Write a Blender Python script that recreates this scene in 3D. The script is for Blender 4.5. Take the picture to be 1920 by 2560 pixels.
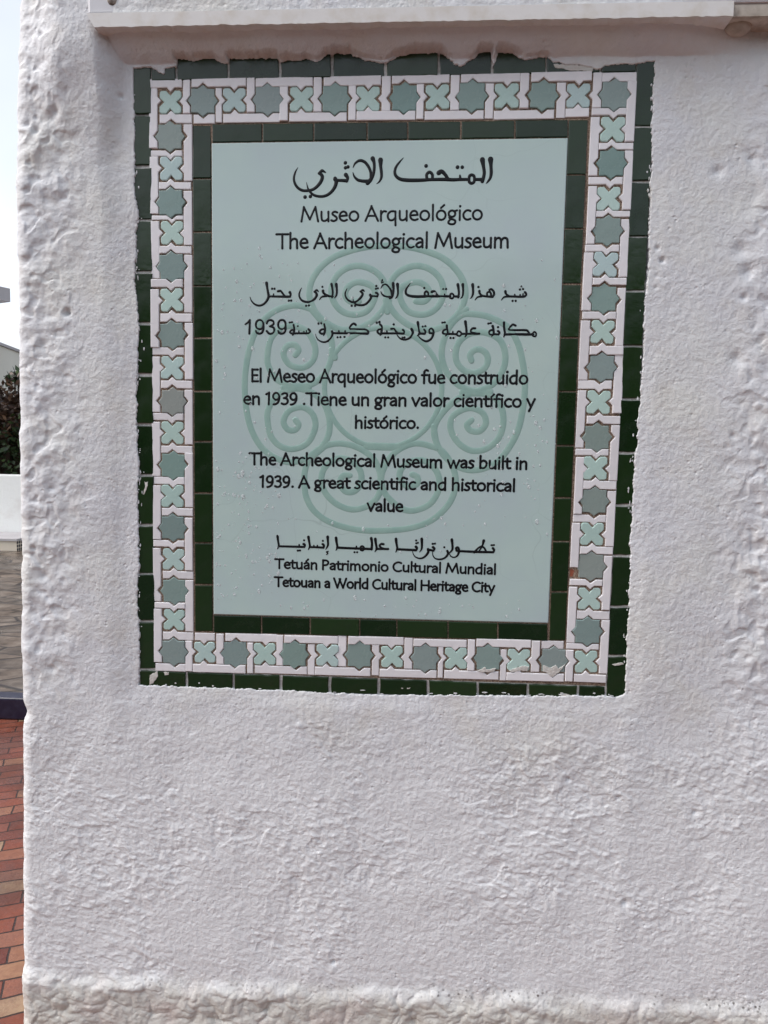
import bpy, bmesh, math, random
import numpy as np
from mathutils import Vector, Matrix
random.seed(7)
RNG = np.random.RandomState(11)
D = bpy.data
for o in list(D.objects): D.objects.remove(o, do_unlink=True)
scn = bpy.context.scene
COL = scn.collection

# ------------------------------------------------------------------ camera
Z0 = 1.60                                   # plaque centre above the ground
YAW, PIT, ROL = -0.05777, -0.08443, 0.01709
CAM = np.array([0.07125, -1.14083, -0.09866 + Z0])
FPX = 1780.0                                # focal length in photo pixels (1920 x 2560)
_cy, _sy = math.cos(YAW), math.sin(YAW)
FWD = np.array([_sy*math.cos(PIT), _cy*math.cos(PIT), math.sin(PIT)])
_r = np.array([_cy, -_sy, 0.0]); _u = np.cross(_r, FWD)
RGT = _r*math.cos(ROL) + _u*math.sin(ROL)
UPV = -_r*math.sin(ROL) + _u*math.cos(ROL)
cd = D.cameras.new('camera'); cam = D.objects.new('camera', cd); COL.objects.link(cam)
m = Matrix.Identity(4)
for i in range(3):
    m[i][0] = RGT[i]; m[i][1] = UPV[i]; m[i][2] = -FWD[i]; m[i][3] = CAM[i]
cam.matrix_world = m
cd.sensor_fit = 'VERTICAL'; cd.sensor_height = 36.0; cd.sensor_width = 27.0
cd.lens = FPX/2560*36; cd.clip_start = 0.02; cd.clip_end = 3000
scn.camera = cam

# ------------------------------------------------------------------ sky, sun, exposure
SUN_EL, SUN_AZ = math.radians(50), math.radians(257)   # azimuth from +Y clockwise: to the left, beyond the pillar's face
w = D.worlds.new('World'); scn.world = w; w.use_nodes = True
nt = w.node_tree; nt.nodes.clear()
sky = nt.nodes.new('ShaderNodeTexSky'); sky.sky_type = 'NISHITA'; sky.sun_disc = False
sky.sun_elevation = SUN_EL; sky.sun_rotation = SUN_AZ
sky.air_density = 1.0; sky.dust_density = 3.0; sky.ozone_density = 1.0
hs = nt.nodes.new('ShaderNodeHueSaturation'); hs.inputs['Saturation'].default_value = 0.40
tc = nt.nodes.new('ShaderNodeTexCoord')
cn = nt.nodes.new('ShaderNodeTexNoise'); cn.inputs['Scale'].default_value = 2.2; cn.inputs['Detail'].default_value = 5
cr = nt.nodes.new('ShaderNodeMapRange'); cr.inputs[1].default_value = .3; cr.inputs[2].default_value = .7
cr.inputs[3].default_value = .85; cr.inputs[4].default_value = 1.2
mx = nt.nodes.new('ShaderNodeVectorMath'); mx.operation = 'SCALE'
bg = nt.nodes.new('ShaderNodeBackground'); bg.inputs['Strength'].default_value = 0.15
wo = nt.nodes.new('ShaderNodeOutputWorld')
L = nt.links.new
L(sky.outputs[0], hs.inputs['Color']); L(tc.outputs['Generated'], cn.inputs['Vector'])
L(cn.outputs[0], cr.inputs[0]); L(hs.outputs[0], mx.inputs[0]); L(cr.outputs[0], mx.inputs['Scale'])
L(mx.outputs[0], bg.inputs['Color']); L(bg.outputs[0], wo.inputs['Surface'])
sl = D.lights.new('sun', 'SUN'); sl.energy = 0.65; sl.angle = math.radians(50); sl.color = (1.0, .96, .91)
so = D.objects.new('sun', sl); COL.objects.link(so)
sd = Vector((math.sin(SUN_AZ)*math.cos(SUN_EL), math.cos(SUN_AZ)*math.cos(SUN_EL), math.sin(SUN_EL)))
so.rotation_euler = sd.to_track_quat('Z', 'Y').to_euler(); so.location = (0, -5, 8)
scn.view_settings.view_transform = 'Standard'; scn.view_settings.look = 'None'
scn.view_settings.exposure = 0.83; scn.view_settings.gamma = 1.0

# ------------------------------------------------------------------ photo pixel -> point of the place
def ray(u, v): return FWD + RGT*(u-960)/FPX - UPV*(v-1280)/FPX
def atY(u, v, y):
    d = ray(u, v); t = (y-CAM[1])/d[1]; return CAM + d*t
def atZ(u, v, z):
    d = ray(u, v); t = (z-CAM[2])/d[2]; return CAM + d*t
def P(u, v, y=-0.005):
    p = atY(u, v, y); return (p[0], p[2])

# ------------------------------------------------------------------ object helpers
def tag(o, label=None, cat=None, group=None, kind=None):
    if label: o['label'] = label
    if cat: o['category'] = cat
    if group: o['group'] = group
    if kind: o['kind'] = kind
    return o
def link(name, me, mat=None, parent=None):
    o = D.objects.new(name, me); COL.objects.link(o)
    if mat: me.materials.append(mat)
    if parent: o.parent = parent
    return o
def empty(name, loc=(0,0,0)):
    o = D.objects.new(name, None); o.location = loc; o.empty_display_size = .05; COL.objects.link(o); return o
class MB:
    def __init__(s): s.v = []; s.f = []
    def add(s, vs, fs):
        n = len(s.v); s.v += [tuple(map(float, p)) for p in vs]; s.f += [tuple(i+n for i in f) for f in fs]
    def box(s, a, b):
        x0, y0, z0 = a; x1, y1, z1 = b
        s.add([(x0,y0,z0),(x1,y0,z0),(x1,y1,z0),(x0,y1,z0),(x0,y0,z1),(x1,y0,z1),(x1,y1,z1),(x0,y1,z1)],
              [(0,3,2,1),(4,5,6,7),(0,1,5,4),(1,2,6,5),(2,3,7,6),(3,0,4,7)])
    def mesh(s, name, smooth=False):
        me = D.meshes.new(name); me.from_pydata(s.v, [], s.f); me.update()
        if smooth: me.polygons.foreach_set('use_smooth', [True]*len(me.polygons))
        return me
    def build(s, name, mat, parent=None, smooth=False, offset=None):
        if offset is not None: s.v = [(a-offset[0], b-offset[1], c-offset[2]) for a,b,c in s.v]
        return link(name, s.mesh(name, smooth), mat, parent)

# ------------------------------------------------------------------ materials
def lin(c): return tuple((x/12.92 if x <= .04045 else ((x+.055)/1.055)**2.4) for x in [y/255 for y in c])+(1.0,)
class NT:
    def __init__(s, name):
        s.m = D.materials.new(name); s.m.use_nodes = True; s.t = s.m.node_tree; s.t.nodes.clear()
        s.out = s.n('OutputMaterial'); s.b = s.n('BsdfPrincipled'); s.l(s.b.outputs[0], s.out.inputs['Surface'])
        s.tc = s.n('TexCoord')
    def n(s, t): return s.t.nodes.new('ShaderNode'+t)
    def l(s, a, b): s.t.links.new(a, b)
    def noise(s, scale, detail=4, rough=.55, vec=None, dist=0.0):
        k = s.n('TexNoise'); k.inputs['Scale'].default_value = scale; k.inputs['Detail'].default_value = detail
        k.inputs['Roughness'].default_value = rough; k.inputs['Distortion'].default_value = dist
        s.l(vec or s.tc.outputs['Object'], k.inputs['Vector']); return k.outputs[0]
    def ramp(s, fac, stops):
        r = s.n('ValToRGB'); e = r.color_ramp.elements
        while len(e) < len(stops): e.new(.5)
        for k, (p, c) in zip(e, stops): k.position = p; k.color = c if len(c) == 4 else tuple(c)+(1,)
        s.l(fac, r.inputs[0]); return r.outputs[0]
    def mix(s, fac, a, b, mode='MIX'):
        k = s.n('Mix'); k.data_type = 'RGBA'; k.blend_type = mode
        for i, v in ((0, fac), (6, a), (7, b)):
            if hasattr(v, 'links'): s.l(v, k.inputs[i])
            else: k.inputs[i].default_value = v
        return k.outputs[2]
    def math(s, op, a, b=None):
        k = s.n('Math'); k.operation = op
        for i, v in ((0, a), (1, b)):
            if v is None: continue
            if hasattr(v, 'links'): s.l(v, k.inputs[i])
            else: k.inputs[i].default_value = v
        return k.outputs[0]
    def range(s, v, a, b, c, d):
        k = s.n('MapRange'); s.l(v, k.inputs[0])
        for i, x in enumerate((a, b, c, d)): k.inputs[i+1].default_value = x
        return k.outputs[0]
    def bump(s, h, strength=.3, dist=.002, normal=None):
        k = s.n('Bump'); k.inputs['Strength'].default_value = strength; k.inputs['Distance'].default_value = dist
        s.l(h, k.inputs['Height'])
        if normal: s.l(normal, k.inputs['Normal'])
        s.l(k.outputs[0], s.b.inputs['Normal']); return k.outputs[0]
    def base(s, c):
        if hasattr(c, 'links'): s.l(c, s.b.inputs['Base Color'])
        else: s.b.inputs['Base Color'].default_value = c if len(c) == 4 else tuple(c)+(1,)
    def set(s, **k):
        for a, v in k.items():
            a = a.replace('_', ' ')
            if hasattr(v, 'links'): s.l(v, s.b.inputs[a])
            else: s.b.inputs[a].default_value = v
    def sep(s, vec=None):
        k = s.n('SeparateXYZ'); s.l(vec or s.tc.outputs['Object'], k.inputs[0]); return k.outputs

M = {}
# painted rough plaster
k = NT('painted_plaster')
n1 = k.noise(5.5, 4); n2 = k.noise(40, 4, .6); n3 = k.noise(420, 3, .6)
c = k.ramp(n1, [(.30, (.69,.695,.725)), (.5, (.68,.685,.705)), (.7, (.71,.71,.685))])
c = k.mix(k.range(n2, .52, .75, 0, .35), c, (.77,.765,.765,1))
nd = k.noise(17, 6, .65); c = k.mix(k.range(nd, .50, .72, 0, .42), c, (.60,.555,.50,1))
xyz = k.sep()
tl = k.math('ADD', xyz[2], k.math('MULTIPLY', xyz[0], -.0205))
zz = k.math('ADD', tl, k.math('MULTIPLY', k.math('SUBTRACT', n2, .5), .05))
pl = k.range(zz, Z0-1.030, Z0-.988, 1, 0)
cream = k.ramp(k.noise(14, 3), [(.35, (.58,.55,.485)), (.52, (.56,.545,.50)), (.68, (.58,.52,.475))])
low_bright = k.range(k.math('ADD', xyz[2], k.math('MULTIPLY', k.math('SUBTRACT', n1, .5), .5)), Z0-.66, Z0-.50, 1, 0)
c = k.mix(low_bright, c, (.775,.785,.80,1))  # lower wall lightened in colour, in place of stronger bounce light
c = k.mix(k.math('MULTIPLY', pl, .85), c, cream)
# mould specks on the ledge of the plinth and a few elsewhere
spots = k.n('TexVoronoi'); spots.inputs['Scale'].default_value = 125; k.l(k.tc.outputs['Object'], spots.inputs['Vector'])
band = k.range(k.math('ABSOLUTE', k.math('ADD', tl, -(Z0-1.004))), .0, .017, 1, 0)
pat = k.range(k.noise(9, 3), .46, .58, 0, 1)
sp = k.math('MULTIPLY', k.range(spots.outputs['Distance'], .18, .33, 1, 0), k.math('MULTIPLY', band, pat))
c = k.mix(k.math('MULTIPLY', sp, .9), c, (.07,.055,.045,1))
sp2 = k.n('TexVoronoi'); sp2.inputs['Scale'].default_value = 45; k.l(k.tc.outputs['Object'], sp2.inputs['Vector'])
ssz = k.range(k.noise(13, 2), .55, .8, 0.0, .06)
c = k.mix(k.math('MULTIPLY', k.math('LESS_THAN', sp2.outputs['Distance'], ssz), .55), c, (.16,.14,.13,1))
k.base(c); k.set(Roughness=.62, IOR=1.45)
g1 = k.noise(170, 4, .62); g2 = k.noise(75, 3, .55)
pv = k.n('TexVoronoi'); pv.inputs['Scale'].default_value = 105; k.l(k.tc.outputs['Object'], pv.inputs['Vector'])
pit = k.math('MULTIPLY', k.range(pv.outputs['Distance'], .08, .30, 1, 0), k.range(k.noise(28, 2), .50, .66, 0, 1))
hgt = k.math('SUBTRACT', k.math('ADD', k.math('MULTIPLY', g1, 1.0), k.math('MULTIPLY', g2, .8)), k.math('MULTIPLY', pit, .55))
k.bump(hgt, .62, .0026)
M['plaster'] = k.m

# glazed dark green
k = NT('green_glaze')
oi = k.n('ObjectInfo')
c = k.ramp(oi.outputs['Random'], [(0, (.006,.019,.005)), (.5, (.010,.026,.007)), (1, (.016,.036,.011))])
n = k.noise(60, 5, .65)
c = k.mix(k.range(n, .5, .75, 0, .5), c, (.018,.030,.016,1))
k.base(c); k.set(Roughness=k.range(k.noise(35, 4), .3, .7, .08, .30), Specular_IOR_Level=.45)
k.bump(k.noise(32, 3), .22, .003)
M['green'] = k.m
def glaze(name, stops, rough=(.16,.34), bump=.10):
    k = NT(name); oi = k.n('ObjectInfo')
    c = k.ramp(oi.outputs['Random'], stops)
    n = k.noise(70, 4, .6); mid = k.mix(k.range(n, .35, .7, 0, .5), c, (.88,.90,.90,1), 'MULTIPLY')
    k.base(mid); k.set(Roughness=k.range(k.noise(50, 3), .3, .7, *rough))
    k.bump(k.noise(90, 2), bump, .0015); return k.m
M['star'] = glaze('star_glaze', [(0,(.18,.285,.26)),(.25,(.25,.32,.31)),(.5,(.27,.325,.315)),(.75,(.225,.33,.30)),(1,(.30,.30,.285))])
M['cross'] = glaze('cross_glaze', [(0,(.45,.61,.56)),(.5,(.49,.65,.59)),(1,(.47,.60,.60))])
M['white'] = glaze('white_glaze', [(0,(.76,.735,.75)),(.5,(.80,.775,.79)),(1,(.84,.815,.83))], (.08,.22), .16)
k = NT('sandy_grout'); n = k.noise(520, 3, .7)
k.base(k.ramp(n, [(.30,(.07,.042,.034)),(.48,(.24,.16,.115)),(.66,(.50,.39,.29))])); k.set(Roughness=.9); k.bump(n, .8, .002); M['grout'] = k.m
k = NT('white_grout'); n = k.noise(300, 3, .7)
k.base(k.ramp(n, [(.3,(.50,.47,.43)),(.7,(.78,.76,.74))])); k.set(Roughness=.85); k.bump(n, .5, .002); M['joint'] = k.m
k = NT('terracotta'); n = k.noise(200, 4)
k.base(k.ramp(n, [(.3,(.20,.055,.03)),(.7,(.42,.13,.07))])); k.set(Roughness=.9); k.bump(n, .6, .002); M['clay'] = k.m
# pale green glazed slab with hairline crazing
k = NT('pale_green_glaze')
n = k.noise(7, 4); c = k.ramp(n, [(.3,(.465,.565,.575)),(.55,(.475,.60,.575)),(.7,(.495,.62,.585))])  # bluish patches put reflected sky into the glaze colour
vo = k.n('TexVoronoi'); vo.feature = 'DISTANCE_TO_EDGE'; vo.inputs['Scale'].default_value = 9
wv = k.n('VectorMath'); wv.operation = 'ADD'; nz = k.n('TexNoise'); nz.inputs['Scale'].default_value = 8; k.l(k.tc.outputs['Object'], nz.inputs['Vector'])
sc = k.n('VectorMath'); sc.operation = 'SCALE'; sc.inputs['Scale'].default_value = .12; k.l(nz.outputs['Color'], sc.inputs[0])
k.l(k.tc.outputs['Object'], wv.inputs[0]); k.l(sc.outputs[0], wv.inputs[1]); k.l(wv.outputs[0], vo.inputs['Vector'])
hair = k.math('MULTIPLY', k.range(vo.outputs['Distance'], .0, .007, 1, 0), k.range(k.noise(3.3, 2), .50, .66, 0, .28))
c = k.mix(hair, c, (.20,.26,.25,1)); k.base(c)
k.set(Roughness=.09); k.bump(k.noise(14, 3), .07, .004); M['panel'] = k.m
k = NT('sea_green_enamel'); n = k.noise(60, 3)
k.base(k.ramp(n, [(.3,(.275,.43,.385)),(.7,(.325,.48,.425))])); k.set(Roughness=.2); M['emblem'] = k.m
k = NT('black_enamel'); k.base((.004,.0045,.006)); k.set(Roughness=.38, Specular_IOR_Level=.28); M['ink'] = k.m
k = NT('water'); k.base((.80,.86,.87)); k.set(Roughness=.10, IOR=1.33, Alpha=.42); M['water'] = k.m  # pale milky colour stands in for light gathered inside the drops
k = NT('white_painted_board'); n = k.noise(9, 4); n2 = k.noise(120, 3)
k.base(k.mix(k.range(n, .4, .7, 0, .6), (.64,.635,.66,1), (.60,.59,.60,1))); k.set(Roughness=.35); k.bump(n2, .08, .001); M['board'] = k.m
k = NT('cream_painted_rim'); n = k.noise(40, 4)
k.base(k.mix(k.range(n, .45, .7, 0, .7), (.72,.70,.68,1), (.60,.55,.48,1))); k.set(Roughness=.5); k.bump(n, .25, .002); M['rim'] = k.m
k = NT('rusty_iron'); n = k.noise(90, 4)
k.base(k.ramp(n, [(.35,(.10,.075,.06)),(.65,(.42,.37,.33))])); k.set(Roughness=.7); k.bump(n, .5, .002); M['iron'] = k.m
k = NT('bare_cement'); n = k.noise(60, 5)
k.base(k.ramp(n, [(.3,(.34,.29,.24)),(.7,(.60,.54,.47))])); k.set(Roughness=.85); k.bump(n, .6, .003); M['bare'] = k.m
def brickmat():
    k = NT('wet_brick_paving')
    mp = k.n('Mapping'); mp.inputs['Rotation'].default_value = (0, 0, math.radians(-24)); k.l(k.tc.outputs['Object'], mp.inputs[0])
    nz = k.n('TexNoise'); nz.inputs['Scale'].default_value = 5; k.l(k.tc.outputs['Object'], nz.inputs['Vector'])
    sc = k.n('VectorMath'); sc.operation = 'SCALE'; sc.inputs['Scale'].default_value = .030; k.l(nz.outputs['Color'], sc.inputs[0])
    ad = k.n('VectorMath'); ad.operation = 'ADD'; k.l(mp.outputs[0], ad.inputs[0]); k.l(sc.outputs[0], ad.inputs[1])
    b = k.n('TexBrick'); k.l(ad.outputs[0], b.inputs['Vector'])
    b.inputs['Scale'].default_value = 1.0; b.inputs['Brick Width'].default_value = .20; b.inputs['Row Height'].default_value = .072
    b.inputs['Mortar Size'].default_value = .0032; b.inputs['Mortar Smooth'].default_value = .3; b.inputs['Bias'].default_value = 0
    b.inputs['Color1'].default_value = (0,0,0,1); b.inputs['Color2'].default_value = (1,1,1,1); b.inputs['Mortar'].default_value = (.5,.5,.5,1)
    c = k.ramp(b.outputs['Color'], [(0,(.10,.018,.010)),(.3,(.20,.046,.020)),(.55,(.21,.062,.038)),(.8,(.30,.15,.08)),(.93,(.36,.27,.17)),(1,(.13,.028,.018))])
    n = k.noise(35, 5, .65); c = k.mix(k.range(n, .35, .75, 0, .6), c, (.16,.06,.04,1))
    nw = k.noise(3.2, 4); c = k.mix(k.range(nw, .48, .62, 0, .55), c, (.06,.025,.018,1)); c = k.mix(b.outputs['Fac'], c, (.035,.018,.014,1)); k.base(c)
    k.set(Roughness=k.range(k.noise(9, 4), .38, .6, .14, .62), Specular_IOR_Level=.35)
    h = k.math('SUBTRACT', k.math('MULTIPLY', n, .5), b.outputs['Fac']); k.bump(h, 1.0, .009); return k.m
M['brick'] = brickmat()
def slatemat():
    k = NT('wet_slate_paving')
    mp = k.n('Mapping'); mp.inputs['Scale'].default_value = (1.0, 1.7, 1); k.l(k.tc.outputs['Object'], mp.inputs[0])
    v = k.n('TexVoronoi'); v.feature = 'DISTANCE_TO_EDGE'; v.inputs['Scale'].default_value = 2.6; k.l(mp.outputs[0], v.inputs['Vector'])
    v2 = k.n('TexVoronoi'); v2.inputs['Scale'].default_value = 2.6; k.l(mp.outputs[0], v2.inputs['Vector'])
    n = k.noise(7, 6, .65); n2 = k.noise(1.1, 3)
    c = k.ramp(n, [(.3,(.04,.028,.019)),(.5,(.12,.09,.068)),(.72,(.22,.18,.145))])
    hs = k.n('HueSaturation'); k.l(c, hs.inputs['Color']); s = k.sep(v2.outputs['Color']); k.l(k.range(s[0], 0, 1, .7, 1.25), hs.inputs['Value'])
    e = k.range(v.outputs['Distance'], .015, .05, 1, 0)
    c = k.mix(e, hs.outputs[0], (.03,.022,.018,1)); k.base(c)
    k.set(Roughness=k.range(n2, .4, .62, .22, .7), Specular_IOR_Level=.32)
    k.bump(k.math('SUBTRACT', n, k.math('MULTIPLY', e, .6)), .6, .012); return k.m
M['slate'] = slatemat()
k = NT('wet_asphalt'); n = k.noise(60, 4); k.base(k.ramp(n, [(.3,(.03,.03,.028)),(.7,(.055,.053,.05))])); k.set(Roughness=.55); k.bump(n,.5,.006); M['asphalt'] = k.m
k = NT('navy_paint'); n = k.noise(30, 4); k.base(k.mix(k.range(n,.4,.7,0,.6), (.010,.009,.028,1), (.03,.03,.06,1))); k.set(Roughness=.3); k.bump(n,.2,.004); M['navy'] = k.m
k = NT('whitewash'); n = k.noise(1.8, 5); s = k.sep()
st = k.range(k.noise(3.0, 4, .6, None), .52, .72, 0, .5)
k.base(k.mix(st, (.86,.87,.84,1), (.66,.62,.58,1))); k.set(Roughness=.75); k.bump(k.noise(25,4),.3,.01); M['whitewash'] = k.m
k = NT('beige_render'); n = k.noise(1.2, 5)
k.base(k.mix(k.range(n,.4,.7,0,.6), (.80,.78,.69,1), (.70,.67,.58,1))); k.set(Roughness=.85); k.bump(k.noise(30,4),.3,.01); M['beige'] = k.m
k = NT('grey_concrete'); n = k.noise(3, 5)
k.base(k.mix(k.range(n,.4,.7,0,.6), (.50,.48,.49,1), (.38,.36,.36,1))); k.set(Roughness=.8); M['concrete'] = k.m
def leafmat(name, a, b, c3):
    k = NT(name); oi = k.n('NewGeometry') if hasattr(bpy.types, 'ShaderNodeNewGeometry') else None
    c = k.ramp(oi.outputs['Random Per Island'], [(0, a), (.55, b), (1, c3)]); k.base(c); k.set(Roughness=.5); return k.m
M['leaf_green'] = leafmat('green_leaves', (.015,.03,.012), (.035,.065,.02), (.07,.11,.03))
M['leaf_brown'] = leafmat('rusty_brown_leaves', (.025,.013,.008), (.065,.03,.017), (.12,.065,.03))
k = NT('twig_bark'); n = k.noise(20, 4); k.base(k.ramp(n, [(.3,(.05,.03,.02)),(.7,(.13,.085,.06))])); k.set(Roughness=.9); M['bark'] = k.m
def mosaicstep():
    k = NT('dotted_mosaic'); s = k.sep()
    ch = k.n('TexChecker'); ch.inputs['Scale'].default_value = 24; k.l(k.tc.outputs['Object'], ch.inputs['Vector'])
    v = k.n('TexVoronoi'); v.inputs['Scale'].default_value = 22; v.inputs['Randomness'].default_value = 0; k.l(k.tc.outputs['Object'], v.inputs['Vector'])
    d = k.math('LESS_THAN', v.outputs['Distance'], .42)
    k.base(k.mix(d, (.70,.63,.52,1), (.03,.02,.03,1))); k.set(Roughness=.35); return k.m
M['mosaic_step'] = mosaicstep()

# ------------------------------------------------------------------ numpy noise
class Grad:
    def __init__(s, seed, n=256):
        r = np.random.RandomState(seed); a = r.rand(n, n)*2*np.pi; s.gx = np.cos(a); s.gy = np.sin(a); s.n = n
    def __call__(s, x, y):
        xi = np.floor(x).astype(int); yi = np.floor(y).astype(int); fx = x-xi; fy = y-yi
        u = fx*fx*fx*(fx*(fx*6-15)+10); v = fy*fy*fy*(fy*(fy*6-15)+10); n = s.n
        def g(i, j): a = (xi+i) % n; b = (yi+j) % n; return s.gx[a,b]*(fx-i)+s.gy[a,b]*(fy-j)
        return 1.4*((g(0,0)*(1-u)+g(1,0)*u)*(1-v)+(g(0,1)*(1-u)+g(1,1)*u)*v)
G = [Grad(i) for i in range(12)]
def fbm(x, y, f, octv=3, k=0, gain=.5):
    t = 0; a = 1
    for i in range(octv): t = t+a*G[(k+i) % 12](x*f+3.7*i, y*f-1.9*i); f *= 2.03; a *= gain
    return t
def worley(x, y, seed):
    r = np.random.RandomState(seed); T = r.rand(128, 128, 2)
    xi = np.floor(x).astype(int); yi = np.floor(y).astype(int); d = np.full(x.shape, 9.)
    for i in (-1, 0, 1):
        for j in (-1, 0, 1):
            p = T[(xi+i) % 128, (yi+j) % 128]
            d = np.minimum(d, (xi+i+p[..., 0]-x)**2+(yi+j+p[..., 1]-y)**2)
    return np.sqrt(d)
def sstep(a, b, x): t = np.clip((x-a)/(b-a), 0, 1); return t*t*(3-2*t)

# ------------------------------------------------------------------ outline where the paint meets the plaque
def z1(x, y): return (300+x*.42194, y*.42194)
def z2(x, y): return (1000+x*.55455, y*.55455)
top = [z1(*p) for p in [(80,405),(130,400),(185,395),(205,412),(232,432),(262,445),(268,412),(300,402),(335,396),(345,350),(430,360),(500,350),(560,346),(612,372),(640,372),(650,352),(700,350),(800,345),(940,345),(950,362),(1000,355),(1060,360),(1100,350),(1150,365),(1190,366),(1222,330),(1300,320),(1370,325),(1450,355),(1520,368),(1570,372),(1620,350)]] \
    + [z2(*p) for p in [(0,255),(60,240),(175,240),(220,265),(245,290),(270,300),(310,280),(355,235),(410,235),(416,300),(424,285),(440,235),(500,240),(560,268),(660,258),(690,280),(760,292),(860,300),(890,312),(930,292),(1050,290),(1150,275)]]
right = [(1629,300),(1629,414),(1626,470),(1627,536),(1620,581),(1625,626),(1621,694),(1615,739),(1610,796),(1609,875),(1607,916),(1602,995),(1594,1049),(1594,1117),(1584,1158),(1583,1225),(1581,1280),(1576,1361),(1577,1415),(1575,1460),(1571,1537),(1567,1606),(1563,1734)]
bot = [(1540,1745),(1516,1740),(1480,1742),(1446,1738),(1400,1739),(1331,1741),(1198,1739),(1070,1738),(900,1736.7),(824,1731.6),(701,1726),(582,1720.7),(463,1717),(348,1713.5)]
left = [(349,1640),(349,1567),(343,1500),(347,1435),(346,1315),(345,1213),(349,1177),(342,1069),(342,948),(346,920),(347,812),(339,715),(337,684),(340,667),(342,558),(346,541),(336,479),(338,422),(336,295)]
EDGE = np.array([P(*q) for q in top+right+bot+left])

def signed_dist(x, z):
    d = np.full(x.shape, 1e9); ins = np.zeros(x.shape, bool)
    A = EDGE; B = np.roll(EDGE, -1, 0)
    for (ax, az), (bx, bz) in zip(A, B):
        ex, ez = bx-ax, bz-az; t = np.clip(((x-ax)*ex+(z-az)*ez)/(ex*ex+ez*ez), 0, 1)
        d = np.minimum(d, (x-ax-t*ex)**2+(z-az-t*ez)**2)
        c = (az > z) != (bz > z)
        ins ^= c & (x < ax+(z-az)*ex/(ez if abs(ez) > 1e-12 else 1e-12))
    d = np.sqrt(d); return np.where(ins, -d, d)

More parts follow.
